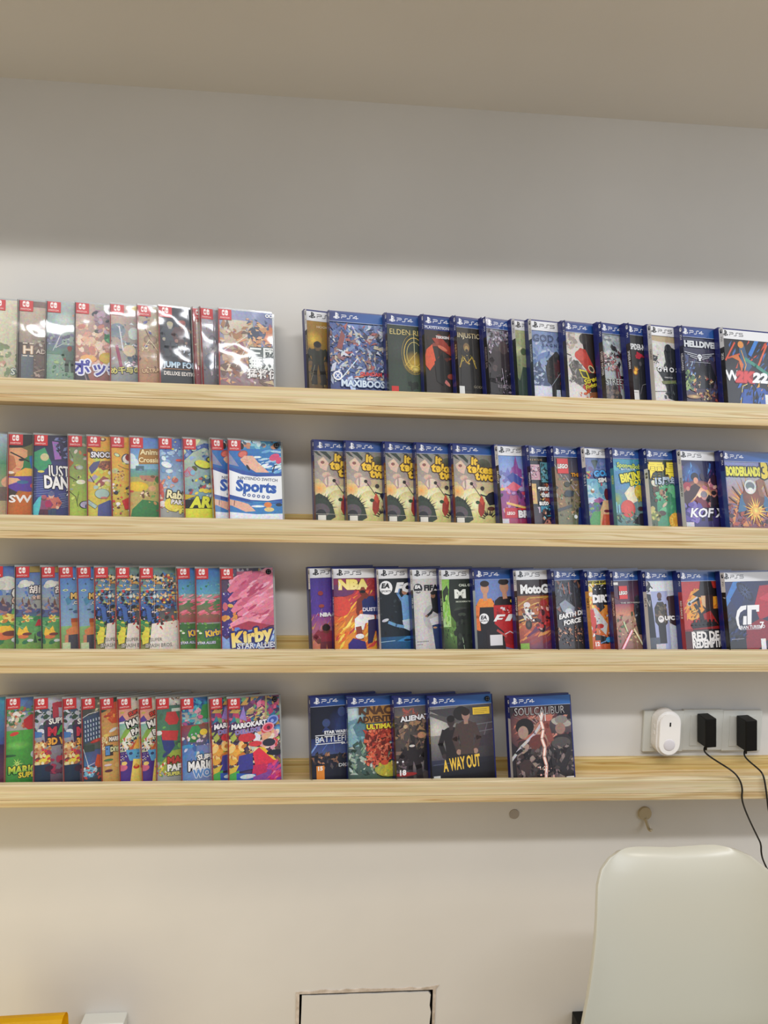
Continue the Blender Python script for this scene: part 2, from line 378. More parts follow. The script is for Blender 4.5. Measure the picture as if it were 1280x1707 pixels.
# the case in its own axes: origin front left bottom, x along the front, y into the depth, z up
PSW, PSH, PST = 0.138, 0.171, 0.0135
SWW, SWH, SWT = 0.1045, 0.170, 0.0102
def shell_mesh(W, H, T, m, name='case_shell'):
    bm = bmesh.new(); add_box(bm, 0, W, 0, T, 0, H)
    es = [e for e in bm.edges if abs(e.verts[0].co.y - e.verts[1].co.y) > 1e-5]
    bmesh.ops.bevel(bm, geom=[e for e in es if e.verts[0].co.x > W / 2], offset=0.004, segments=4, affect='EDGES')
    es = [e for e in bm.edges if abs(e.verts[0].co.y - e.verts[1].co.y) < 1e-6]
    bmesh.ops.bevel(bm, geom=es, offset=0.0007, segments=2, affect='EDGES')
    # groove where the two halves of the case meet
    me = bpy.data.meshes.new(name); bm.to_mesh(me); bm.free(); me.materials.append(m); return me
SHELL = {'ps': shell_mesh(PSW, PSH, PST, M['blue']), 'sw': shell_mesh(SWW, SWH, SWT, M['clear'])}
MX = Matrix
def make_case(kind, art, spine, label, group, ku=1.0, kv=.88):
    """kind 4 / 5 blue console case, s = small clear case; art(a) paints the sheet and tl(a) the title"""
    ps = kind in '45'; W, H, T = (PSW, PSH, PST) if ps else (SWW, SWH, SWT)
    root = thing('game_case', label, 'game case', group=group)
    link(bpy.data.objects.new('case_shell', SHELL['ps' if ps else 'sw']), root)
    pm = M['print'] if ps else M['wrap']
    r = (0.0012, W - 0.0032, 0.003, H - 0.0035) if ps else (0.0008, W - 0.004, 0.003, H - 0.0038)
    A = Art(W, H, r, ku, kv); B = Art(W, H, r, ku, kv); A.title = B; B.layer = 0; B.busy = 0
    art(A); A.build('cover_sheet', root, pm)
    top = -0.0003 - DZ * (A.layer + 3)
    if B.polys: B.build('title_lettering', root, pm, top)
    top -= DZ * (B.layer + 3)
    C = Art(W, H, r); C.busy = 0
    if ps:
        if kind == '4': C.G(0, 0, 1, .127, '1a2260', '2468b8', '1c2a78', '2a72c2', n=4); C.L('b8c0d8', .006, (0, .127), (1, .127), busy=0); ps_word(C, .0095, H * .912, .0078, 'f4f4f8', 0)
        else: C.R('e9e9ea', 0, 0, 1, .127); ps_word(C, .0095, H * .912, .0078, '14141a', 1)
        C.build('header_band', root, pm, top)
    else:
        C.R('d02c2e', 0, 0, .235, .140)
        # two controller halves and the word below
        x, y = .118, .062
        C.E('fff5f0', x - .022, y - .016, .026); C.E('fff5f0', x - .022, y + .016, .026); C.R('fff5f0', x - .048, y - .016, x - .004, y + .016)
        C.R('d02c2e', x - .006, y - .04, x + .006, y + .04)
        C.E('d02c2e', x - .024, y, .013, .026); C.E('fff5f0', x - .026, y - .012, .009)
        C.E('fff5f0', x + .03, y - .016, .026); C.E('fff5f0', x + .03, y + .016, .026); C.R('fff5f0', x + .008, y - .016, x + .055, y + .016)
        C.E('d02c2e', x + .034, y + .006, .010)
        C.T('SWITCH', .118, .118, .026, 'ffe8e0', b=.01, sx=1.15)
        C.build('logo_badge', root, pm, top)
    # spine label on the left side, wrapping round to the front edge
    D = Art(T, H, (.0010, T - .0012, .003, H - .0035)); D.busy = 0
    bg, fg, txt = spine
    if ps:
        D.R(bg, 0, 0, 1, 1); D.R('1c2870' if kind == '4' else 'e9e9ea', 0, 0, 1, .25); cc = 'f0f0f4' if kind == '4' else '1a1a20'
        D.E(cc, .5, .065, .22, .30); D.E('1c2870' if kind == '4' else 'e9e9ea', .56, .06, .08, .10)
        D.T('PS' + kind, .5, .155, .34, cc, rot=-90, b=.0)
        if txt: D.T(txt, .5, .30 + .011 * len(txt) * 1.25, .40, fg, rot=-90, sx=.8)
    else:
        D.R(bg, 0, 0, 1, 1); D.T(txt, .5, .5, .36, fg, rot=-90, sx=.85)
    D.build('spine_label', root, pm, -0.0003, side=0.0)
    if not ps:
        Z = Art(W, H, r); Z.busy = 0; Z.R(bg, 0, 0, .022, 1); Z.build('spine_fold', root, pm, top - DZ * 80)
    root['w'] = W; return root
def copy_case(src, label, group):
    r = src.copy(); scene.collection.objects.link(r); r['label'] = label; r['group'] = group
    for ch in list(src.children):
        c = ch.copy(); scene.collection.objects.link(c); c.parent = r
    return r
def sticker(root, W):
    bm = bmesh.new(); bmesh.ops.create_cone(bm, cap_ends=True, segments=24, radius1=.0052, radius2=.005, depth=.0006)
    for v in bm.verts: v.co = Vector((v.co.x, -v.co.z - .0030, v.co.y))
    o = from_bm('round_sticker', bm, M['black'], root); o.location = (W - .0125, 0, .170 - .0115); o['label'] = 'small round black sticker'
    a = Art(.01, .01, (-1, 1, -1, 1)); a.busy = 0
    for i in range(12):
        if i % 3: a.E('8a8a8e', .5 + .28 * math.cos(i * .52), .5 + .28 * math.sin(i * .52), .06)
    s = a.build('sticker_mark', o, M['print'], -.0035); s.location = (-.005, 0, -.005)

CAMR = Matrix([RXA[0], RXA[1], RXA[2]]); CAMC = Vector((0, -1.46, EYE))
def on_plane(px, py, yp):                     # where the wall-parallel plane y=yp is seen at a picture point
    d = CAMR @ Vector((px - 640, -(py - 853.5), -1232.0)); return CAMC + d * ((yp - CAMC.y) / d.y)
LIPPX = [lambda x: 630 + .0352 * x, lambda x: 857 + .018 * x, lambda x: 1081 + .0008 * x, lambda x: 1303.6 - .009 * x]
def set_row(row, beta, psi, items, ps):
    """items: (case, picture x of its lower left corner, own yaw or None). Each case rests on the one behind it;
    yaw and depth of every case are found so that neighbours just touch and nothing meets the wall."""
    b = math.radians(beta); T = PST if ps else SWT; W = PSW if ps else SWW; g = (T + .0010) / math.cos(b)
    xs = [on_plane(px, LIPPX[row](px), LIPY).x for _, px, _ in items]; out = [None] * len(items)
    for i in range(len(items) - 1, -1, -1):
        best = None
        for d in ([items[i][2] * 2] if items[i][2] is not None else range(0, 54)):
            p = math.radians(d / 2); y = LIPY + .0015
            if i < len(items) - 1 and xs[i + 1] - xs[i] < W + .004:
                y2, p2 = out[i + 1]; d2 = xs[i + 1] - xs[i]; wc = W * math.cos(p)
                y = max(y, y2 + g / math.cos(p) - d2 * math.tan(p))
                if wc > d2: y = max(y, y2 + g / math.cos(p2) + (wc - d2) * math.tan(p2) - wc * math.tan(p))
            back = y + W * math.sin(p) + T * math.cos(p) * math.cos(b) + .17 * math.sin(b) * math.cos(p)
            cost = max(0, back + .001) * 60 + (y - LIPY) + .02 * abs(p - math.radians(psi))
            if best is None or cost < best[0]: best = (cost, y, p)
        out[i] = best[1:]
    for (c, px, pp), (y, p) in zip(items, out):
        q = on_plane(px, LIPPX[row](px), y + LIPH * math.tan(b)); x = q.x + LIPH * math.sin(b) * math.sin(p)
        c.location = (x, y, lipz(row, x) - LIPH + T * math.sin(b) + .0003)
        c.rotation_euler = (Matrix.Rotation(p, 3, 'Z') @ Matrix.Rotation(-b, 3, 'X')).to_euler()
# ------------------------------------------------------------------ covers, small clear cases
DEF = {}
def art(f): DEF[f.__name__] = f; return f
BUSY = 'e8d8b8 a86848 5878a8 d8a040 405060 f0f0f0 883838'
@art
def a0(a):  # small top-ledge covers: palette lightened, whitish glare haze mixed into the print
    a.G(0, 0, 1, 1, 'e2dcc0', 'e8dcc8', 'b8b890', 'c8b8a8'); a.S(3, 30, 0, .55, 1, .95, 'a8b080 c8a088 8f9a78 e0d0b0 7f8f6a', .07); a.E('9cc07a', .8, .65, .12); a.E('d8dcb8', .8, .65, .07)
    a.title.T('SWITCH', .62, .845, .105, 'e8ecd8', '5a6a78')
@art
def a1(a):
    a.G(0, 0, 1, 1, '4a3a34', 'c8a89c', '3c3230', '8c7c72'); a.G(.04, .1, 1, .55, 'c8b8a4', 'd8c4b0', '9c8c80', 'b4a498'); a.S(7, 24, .3, .4, 1, .7, 'a89a8c 8a7c70 c8bcae 6c6058', .09)
    a.G(.12, .7, .48, 1, '6c7478', '54606a', '4c565e', '5c666c'); a.L('c8b8a0', .02, (.5, .92), (.75, .88), (1, .78)); a.E('9c8c80', .6, .48, .2, .1); a.S(8, 12, .45, .75, 1, 1, '9a8478 b8a494 7c6c64', .08)
    t = a.title; t.T('H', .32, .64, .20, 'f2e4d0', 'c8a888', sx=1.2, b=.0); t.R('f2e4d0', .16, .555, .30, .567); t.R('f2e4d0', .36, .555, .48, .567); t.R('f2e4d0', .16, .71, .30, .722); t.R('f2e4d0', .36, .71, .48, .722); t.T('ADES', .80, .655, .11, 'e8dcd0', '9a8474', b=0)
@art
def a2(a):
    a.G(0, 0, 1, 1, 'a8b8b8', 'c8ccc4', '6c9478', '88a088'); a.E('dce0d8', .6, .25, .35, .3, c2='a8bcb8'); a.E('e0a080', .88, .18, .10, .05)
    a.Q('7c7c98', (.0, .52), (.15, .40), (.25, .48), (.38, .30), (.42, .46), (.5, .44), (.48, .56), (0, .6)); a.S(5, 26, 0, .42, 1, .6, '8888a0 a4b09c 5c6c6c c8ccd0 6c6480', .07)
    a.G(0, .56, 1, .68, '68748c', '5c8070', '6a9078', '548468'); a.L('e8ece8', .012, (.22, .64), (.45, .42), (.3, .6), (.62, .52)); a.E('a0b880', .35, .78, .10, .05); a.S(6, 18, 0, .68, 1, .95, '6c9c78 88a890 4c7458 b0bc98', .06)
    a.F(.72, .58, .3, '8a5044', '5c7468', '4c5850', '8c4038', w=1.2)
@art
def a3(a):
    a.G(0, 0, 1, 1, 'e0c8b8', '5c5058', '984c3c', '703030'); a.G(.5, 0, 1, .3, 'b8c0b0', '3c4440', '9c7c88', '6c5868'); a.S(11, 26, .05, .3, .9, .8, 'e8c4a8 d8a090 f0d8c0 c88878 e4b898', .12)
    a.S(12, 14, .5, .05, 1, .4, '586058 a88898 384048 c0a8b8', .1); a.E('4c9868', .85, .45, .13, .12); a.S(13, 6, .75, .4, .95, .5, '70c088 2c7448', .05); a.E('e0c458', .80, .70, .2, .15, c2='d0a838'); a.E('e8b070', .35, .72, .2, .1)
    a.Q('3c3840', (0, .78), (.3, .88), (.5, 1), (0, 1)); a.L('8a8080', .03, (0, .8), (.25, .9), (.4, 1))
    a.title.T('ポッ拳', .62, .84, .22, '3c3ca0', 'e8e8f4', b=.03, ow=.14)
@art
def a4(a):
    a.G(0, 0, 1, 1, 'd8b8a0', '7c7890', '7c8c90', '4c6068'); a.G(.55, .02, 1, .08, 'd8c468', 'e0c860'); a.E('6c7c8c', .25, .35, .25, .25, c2='8c98a0'); a.S(15, 30, 0, .2, 1, .8, '8c9ca4 b8c8cc 5c707c dce4e4 707c90', .1, 2.2, 1)
    a.E('c8d4cc', .75, .38, .17, .22); a.E('d8c4a4', .62, .6, .2, .2, rot=20); a.L('98405c', .10, (.22, .55), (.38, .85)); a.L('d8dce0', .04, (.3, .3), (.42, .6)); a.S(16, 12, .6, .65, 1, .85, '4c5c70 384858 687c88', .1)
    t = a.title; t.T('め千与の', .5, .85, .13, 'd8d070', '2c2c24', b=.03, rot=6); t.S(9, 8, .5, .74, .95, .8, 'f0ece8 c8a0b0', .05)
@art
def a5(a):
    a.G(0, 0, 1, 1, 'b8b098', 'c8bca0', 'b07848', '8c5838'); a.S(18, 40, 0, .15, 1, .95, 'd8c8a0 8c6c50 a8a890 e8d8b8 684c44 5c5c98 c89468', .11, 2, 1); a.E('c0a888', .55, .45, .28, .2, c2='887058'); a.L('6c3c38', .03, (.3, .3), (.7, .55)); a.L('e8d8b0', .03, (.2, .6), (.5, .45), (.9, .6))
    a.title.T('ULTRA', .55, .84, .13, 'e8c898', '74441c', rot=8)
@art
def a6(a):
    a.G(0, 0, 1, 1, '0c1020', '141c34', '1c2024', '141414', n=6); a.S(20, 20, .1, .2, 1, .7, '1c2440 28304c 202c3c 3c2c34', .1)
    a.F(.30, .22, .42, 'a8a090', '384048', '30363c', 'b0a888', w=1.15); a.F(.62, .19, .5, '9a7464', '503030', '40302c', '884438', w=1.1, lean=.05); a.E('a85040', .60, .20, .10, .03); a.F(.85, .26, .4, '988070', '3c4048', '2c3038', '383040')
    a.S(21, 8, .35, .5, .8, .62, 'c8d4e0 688090', .04, 3)
    t = a.title; t.T('JUMP FORCE', .10, .755, .115, 'a8d0e8', '1c2c48', al='l', sx=.88, b=.03, c2='e8f4fc'); t.T('DELUXE EDITION', .12, .865, .075, 'f0e8e0', None, al='l', sx=.82, b=.025); t.L('c89468', .012, (.1, .81), (.8, .805))
@art
def a7(a):
    a.G(0, 0, 1, 1, 'b07868', 'c89c88', '903c50', '542838'); a.S(23, 30, 0, .1, 1, .95, 'e0c8b0 a85848 683040 d8a060 f0e8e0', .1, 2, 1); a.G(.12, .2, .22, .75, 'e8e4e0', 'c8b8a8', 'd8c0a0', '886850')
@art
def a8(a):
    a.G(0, 0, 1, 1, 'a8a0a8', '787888', '4c4c50', '585450'); a.S(25, 30, .05, .2, 1, .95, '787880 b0a8a8 484850 d0ccc8 8c6860', .1, 2, 1); a.E('9ca0a8', .4, .45, .15, .25, c2='606068'); a.E('58606c', .3, .7, .2, .3)
@art
def a9(a):
    a.G(0, 0, 1, 1, 'a8b0cc', '6878a8', '7c5848', '8c6454'); a.G(.1, .15, .62, .7, 'd8d0c0', 'c8b898', 'b08c70', 'a88870'); a.S(27, 46, 0, .2, .95, .95, 'c8b090 a87850 e0d0b8 885840 70584c d8a070 986070', .1, 2.2, 1)
    a.E('c87848', .92, .32, .14, .16); a.E('3c4458', .68, .3, .16, .12); a.S(28, 14, .5, .12, 1, .5, '485878 c89060 8c94b0 e0b080', .08, 2, 1); a.L('e8e4d8', .012, (.1, .55), (.5, .35)); a.L('f0e8d8', .01, (.3, .75), (.55, .4))
    t = a.title; t.R('6c7474', .56, .50, .96, .72); t.T('三國', .77, .565, .17, 'f0f4f0', '44504c', b=.03); t.T('無双', .77, .70, .17, 'f0f4f0', '44504c', b=.03); t.T('猛将伝', .77, .83, .13, 'f4f0ec', '6c6460', b=.02)
    t.E('f4f4f4', .87, .065, .035); t.E('6070a0', .87, .065, .018); t.E('f4f4f4', .935, .065, .035); t.E('6070a0', .935, .065, .018)
@art
def c0(a):
    a.G(0, 0, 1, .4, 'b8c8d8', 'a8bcd0', '4c8c68', '3c7858'); a.G(0, .4, 1, 1, '5c9068', '489068', 'd8b890', 'c89870'); a.E('d88080', .78, .42, .08); a.E('e0a888', .6, .62, .3, .15); a.R('706058', 0, .68, 1, .85)
@art
def c1(a):
    a.G(0, 0, 1, 1, '24402c', '6c9c58', 'c8702c', 'd07828'); a.E('24201c', .25, .08, .65, .35); a.Q('2c7c48', (.5, .3), (1, .2), (1, .5), (.45, .5)); a.Q('2068b0', (.72, .3), (1, .15), (1, .42), (.8, .45))
    a.Q('d89c70', (.0, .2), (.45, .19), (.66, .22), (.66, .3), (.55, .33), (.52, .43), (.36, .5), (.1, .52), (0, .45)); a.Q('b87048', (0, .28), (.22, .3), (.3, .42), (.1, .5), (0, .46)); a.L('241c1c', .05, (.1, .25), (.45, .31), (.72, .36)); a.E('241c1c', .47, .34, .10, .05)
    a.E('c84c4c', .36, .455, .08, .02); a.Q('e8b048', (.3, .5), (.6, .44), (1, .5), (1, .56), (.2, .57)); a.Q('5c3c9c', (0, .55), (1, .52), (1, .8), (.4, .72), (0, .8)); a.Q('e0b088', (0, .56), (.35, .57), (.6, .63), (.3, .62), (0, .66)); a.E('3c6c98', .52, .615, .2, .07); a.E('d84848', .95, .66, .18, .12); a.Q('c86c28', (.3, .84), (.5, .74), (1, .7), (1, 1), (.2, 1)); a.Q('403430', (0, .68), (.35, .74), (.1, .85), (0, .85)); a.E('e8dcd0', .08, .5, .15, .05)
    a.title.T('SW', .07, .82, .20, 'f4f0ec', None, al='l', b=.03, sx=1.35); a.title.T('ITCH', 1.02, .82, .20, 'f4f0ec', None, al='l', b=.035)
@art
def c2(a):
    a.G(0, 0, 1, 1, '2c2840', '242038', '3c4480', '3c3c74'); a.G(.1, .35, .9, .8, '3c4478', '342c60', '48549c', '3c4078'); a.Q('3c9468', (0, .25), (.28, .18), (.45, .38), (.2, .5), (0, .4)); a.E('c8c090', .28, .3, .1, .1); a.Q('a06cb8', (.45, .1), (.6, .11), (.68, .32), (.52, .33)); a.S(31, 18, .55, .05, 1, .3, '4c5c98 241c3c 7c88b8 3c2c54', .08, 2, 1)
    a.E('d8d068', .2, .48, .08, .03); 
    for i in range(9): a.L('98a4d0', .008, (.02 + .03 * (i % 3), .56 + .028 * i), (.30 + .05 * (i % 4), .545 + .028 * i))
    for i in range(9): a.L('a8b0d4', .007, (.62 + .03 * (i % 3), .76 + .02 * i), (.94, .74 + .02 * i))
    a.F(.45, .74, .35, 'e0b098', 'c87060', '3c5068', '5c6490', w=1.3); a.F(.28, .78, .3, '784c48', '8c4c6c', '583040', 'a85c6c', w=1.3); a.Q('58c0c8', (0, .92), (.15, .8), (.22, .78), (.2, .9), (.1, 1)); a.E('a8305c', .38, .88, .08, .09)
    t = a.title; t.T('JUST', .61, .475, .215, 'f4f4f4', '14141c', sh=-.12, rot=-4, sx=.62, b=.015, ow=.06); t.T('DANCE', .745, .62, .23, 'f4f4f4', '14141c', sh=-.12, rot=-4, sx=.64, b=.045, ow=.06); t.T('2022', .98, .735, .12, 'f4f4f4', '14141c', sx=.8)
@art
def c3(a):
    a.G(0, 0, 1, 1, '5c6c5c', '687468', 'b8d048', 'a8c858'); a.R('6c3038', 0, .12, .5, .17); a.S(33, 26, 0, .12, 1, .7, 'a8b850 8c5c40 b8a890 98a0a0 c8d070 d0c8b8 5c5448 c87848', .12, 1.7); a.E('c8ccc4', .55, .42, .18, .12, c2='989c98'); a.E('d8c8b0', .1, .36, .1, .12); a.Q('a8602c', (0, .3), (.28, .36), (.1, .42)); a.L('3c2c20', .02, (0, .18), (.25, .3)); a.E('b04038', .8, .26, .08, .06); a.L('54442c', .05, (0, .52), (.4, .58))
    a.E('e4ecd0', .6, .6, .22, .12); a.S(34, 10, 0, .68, 1, .95, 'b8d848 98c040 d0e070', .15); a.L('24281c', .02, (0, .7), (.35, .78), (.45, .9)); a.L('24281c', .02, (.4, .85), (.5, .72)); a.E('24281c', .78, .88, .27, .20); a.E('b8b4cc', .80, .88, .24, .17); a.E('54607c', .9, .9, .12)
@art
def c4(a):
    a.G(0, 0, 1, 1, 'e8a838', 'e0a030', 'c8c850', 'd8d060'); a.E('783828', .6, .06, .12, .08); a.E('e0d4a8', .6, .055, .06, .05); a.S(36, 18, 0, .3, 1, .6, 'c8d058 d8c848 b8cc60 e0d068', .14); a.E('582c20', .12, .2, .11, .09); a.Q('585880', (.08, .42), (.25, .35), (.5, .33), (.4, .42), (.18, .5)); a.Q('8c5848', (.4, .4), (.55, .33), (.9, .33), (.92, .42), (.6, .45)); a.S(39, 8, .5, .34, .9, .44, 'c87c58 683c34', .05)
    a.Q('a89cb0', (.02, .58), (.3, .5), (.42, .53), (.2, .6)); a.L('2c2430', .03, (.12, .52), (.26, .6)); a.Q('9c5c58', (.3, .62), (.6, .52), (.8, .55), (.55, .66)); a.E('f4ece8', .85, .48, .08); a.E('e8d8c8', .75, .58, .2, .06); a.S(37, 12, .3, .6, 1, .7, 'd8cc60 c8c858 e0dc90', .12)
    a.E('686c5c', .55, .74, .27, .20, busy=.1); a.E('a8c4bc', .55, .74, .255, .185, busy=.1); a.E('a8c4bc', .33, .66, .09, .07); a.L('686c5c', .16, (.05, .84), (.3, .9)); a.L('a8c4bc', .13, (.06, .845), (.3, .9)); a.Q('545c94', (.4, .88), (.8, .82), (1, .84), (1, 1), (.36, 1)); a.E('c87470', .62, .79, .13, .04)
    a.title.T('SNOOPY', .16, .255, .155, 'e8e8f0', '2c2030', al='l', sx=.84, b=.04, ow=.16)
@art
def c5(a):
    a.G(0, 0, 1, 1, 'e8a038', 'e8b848', 'c8c450', 'b88c68'); a.E('282420', .35, .25, .17, .10, rot=-25); a.E('c8d8b0', .35, .25, .14, .08, rot=-25); a.E('38485c', .85, .30, .27, .30); a.E('e8e0dc', .9, .30, .26, .26); a.E('98383c', .98, .28, .2, .2); a.L('28303c', .03, (.4, .38), (.75, .42), (1, .52)); a.E('a8c0a8', .25, .45, .2, .16, c2='c8c870')
    a.S(41, 10, 0, .35, 1, .6, 'd8c858 c8cc60', .12); a.S(42, 14, .2, .45, .7, .58, '8c5844 c89070 6c4438 e0c8a0', .05); a.S(43, 46, 0, .62, 1, .98, 'd84840 f0ece8 2c3448 784c38 e8c048 b0404c 683838 98b060', .08, 1.4); a.E('2c3040', .25, .72, .12, .10); a.E('f4f0ec', .15, .70, .06); a.Q('c83434', (.55, .82), (.9, .78), (1, .9), (.7, .93)); a.E('f0ecec', .35, .86, .12, .09)
@art
def c6(a):
    a.G(0, 0, 1, .45, '5078c8', '5c88d0', '88b8d0', '7cb0c8'); a.E('d0e4e8', .1, .35, .2, .18); a.E('d0e4e8', .0, .28, .2, .15); a.G(0, .42, 1, .55, '68a0a8', '5c98a8', '6c9c78', '7c9c68'); a.R('4c6c7c', .2, .38, .45, .44); a.E('6888a8', .35, .43, .05, .04, busy=0); a.G(0, .52, 1, 1, 'a0a060', 'd8b868', 'd8b060', '4c8848'); a.Q('b87c68', (.3, .5), (.9, .5), (.7, .58), (.4, .56))
    a.E('e8c838', .25, .64, .34, .16, c2='d8b830'); a.E('c84c38', .05, .7, .10, .04); a.E('d8a878', .7, .66, .12, .09); a.Q('3c8048', (.1, .92), (.4, .8), (.8, .82), (1, .9), (1, 1), (0, 1)); a.E('4c7838', .9, .55, .12, .12); a.S(45, 14, .4, .5, 1, .95, '78a050 c8a060 4c7c44 e0c888 7c5c3c', .06); a.S(46, 5, .35, .68, .6, .78, '6c4838 e8d0b0', .06); a.E('c89450', .0, .85, .12, .08)
    t = a.title; t.Q('a87830', (.33, .17), (1, .14), (1, .28), (.95, .35), (.3, .36), (.28, .28)); t.T('Animal', .66, .205, .125, 'f4e4b0', '8c5c20', b=.03); t.T('Crossing', .66, .305, .115, 'f4e4b0', '8c5c20', b=.03, sx=.95)
@art
def c7(a):
    a.G(0, 0, 1, .7, '3c58a8', '4868b0', '98b8d0', 'b8c8d8'); a.S(48, 30, 0, .02, 1, .25, '384c90 d8e0f0 7098d0 e8d048 a0c8e8', .05); a.S(49, 16, 0, .2, 1, .5, '88b0d8 a8c8e4 6c9cc8', .14); a.E('e8f0f4', .3, .36, .2, .11, rot=-20); a.E('e0ecf0', .2, .28, .07, .10, rot=30); a.E('c8dce4', .4, .44, .14, .08); a.E('d85848', .75, .30, .11, .05); a.Q('c85c50', (.0, .62), (.14, .56), (.2, .75), (.06, .9)); a.E('e8e0d8', .14, .85, .13, .12); a.E('b8645c', .6, .55, .12, .10); a.S(50, 12, 0, .5, .6, .9, 'd8c8b0 e0a080 a8b8d0 c87c6c', .07)
    a.E('e8d850', .55, .85, .35, .28); a.S(51, 8, .3, .72, .9, .95, 'f0e468 d8c840', .07)
    t = a.title; t.T('Rabbids', .30, .72, .22, 'f4ecb8', '24201c', al='l', sx=.9, rot=-8, b=.04, ow=.13); t.T('PARTY', .45, .82, .12, 'f4f0f0', '2c2c34', al='l', rot=-6, b=.04, ow=.12)
@art
def c8(a):
    a.G(0, 0, 1, 1, 'c8d4a0', '3c68a8', '3c88b8', '4878a8'); a.Q('e0e4a8', (.2, .02), (.6, .02), (.3, .18), (0, .2), (0, .12)); a.L('3c5ca0', .13, (0, .28), (.3, .17), (.7, .10), (1, .12)); a.S(53, 14, 0, .1, 1, .3, '5c7cb8 3c5490 90a8d0 b8c4b0', .08)
    a.E('384430', .62, .35, .27, .14, rot=-15); a.E('d8d840', .63, .34, .25, .12, rot=-15); a.E('38443c', .85, .28, .13, .10); a.E('c8cc40', .86, .28, .08, .06); a.E('505a20', .35, .4, .1, .09)
    for i in range(6): a.E('d05870', .12 + i * .035, .42 + .015 * abs(i - 3), .10, .11); a.E('7cb0c8', .13 + i * .035, .42 + .015 * abs(i - 3), .085, .095)
    a.Q('38546c', (.55, .5), (1, .45), (1, .62), (.6, .58)); a.S(54, 24, .1, .5, 1, .8, 'b84850 e0d048 88b0a8 404c60 d8dcd8 c0544c', .08, 1.6); a.E('e0d040', .7, .68, .1, .07); a.Q('c8b028', (0, .72), (.4, .74), (0, .8)); a.Q('14140c', (0, .79), (1, .77), (1, .93), (0, .93)); a.R('d8d838', 0, .90, 1, 1)
    a.title.T('ARMS', .2, .82, .25, 'f0f0e0' if 0 else 'dce038', '14140c', al='l', sh=.18, sx=1.0, b=.055, ow=.05); 
@art
def c9(a):
    a.G(0, 0, 1, .42, '58a8c8', '3c90c8', '2c78b8', '2868a8'); a.S(56, 12, .2, .02, 1, .12, '4c5c70 88c8d8 c8e0e8 c89070', .06); a.G(0, .13, 1, .45, '3474b8', '2c84c8', '205ca8', '2868b0'); a.Q('8c90b0', (0, .16), (.2, .36), (.0, .33)); a.S(57, 12, .5, .15, 1, .42, 'b8dcf0 70b0e0 e8f4f8', .09, 4, 0, 10)
    a.E('e0507c', .84, .23, .1, .06, rot=25); a.E('e0507c', .92, .27, .07, .05, rot=60); a.L('1c2430', .02, (.8, .42), (.84, .34), (.88, .33)); a.E('141820', .25, .1, .04, .06)
    a.E('a83c34', .27, .2, .09, .065, rot=20); a.E('d87060', .27, .2, .075, .05, rot=20); a.Q('e4b49c', (.22, .27), (.3, .22), (.45, .22), (.56, .32), (.74, .43), (.5, .43), (.3, .34)); a.L('d8a088', .02, (.24, .26), (.36, .28)); a.L('d8a088', .02, (.25, .29), (.37, .31)); a.E('241c20', .36, .37, .02, .06, rot=30)
    a.Q('2c50a0', (0, .36), (.5, .45), (1, .44), (1, .50), (.5, .51), (0, .42)); a.Q('f0f4f8', (0, .4), (.25, .46), (.5, .485), (1, .47), (1, .76), (.7, .79), (.4, .78), (0, .71), busy=0); a.Q('2c50a0', (0, .71), (.4, .78), (.7, .79), (1, .76), (1, .80), (.5, .82), (0, .75)); a.G(0, .8, 1, .96, '3c80c0', '48a0d0', '3068b0', '4088c0'); a.Q('2c50a0', (0, .75), (.5, .82), (1, .80), (1, .84), (0, .8)); a.Q('3c80c0', (0, .76), (.5, .83), (1, .82), (1, .97), (0, .97))
    a.Q('e4b49c', (0, .77), (.2, .8), (.35, .83), (.48, .92), (.3, .93), (.05, .85), (0, .85)); a.L('583830', .012, (.11, .79), (.1, .85)); a.E('e08848', .7, .84, .07, .05); a.E('e8d088', .72, .9, .09, .04); a.E('283848', .9, .84, .06, .03); a.E('e8f4f8', .52, .86, .12, .02); a.Q('e8f0f8', (0, .93), (.5, .96), (1, .95), (1, 1), (0, 1))
    t = a.title; t.T('NINTENDO SWITCH', .53, .515, .052, '3c4868', b=.02, rot=-3, sx=1.02); t.T('Sports', .50, .61, .19, '2c58b0', b=.05, rot=-3, sx=1.0, c2='3c90c8'); t.T('Sports', .50, .61, .19, '2c58b0', b=.03, rot=-3, sx=1.0)
    for i in range(6): t.E('48609c', .28 + .085 * i, .715 + .006 * i, .030, busy=0); t.E('e4ecf4', .28 + .085 * i, .715 + .006 * i, .013)
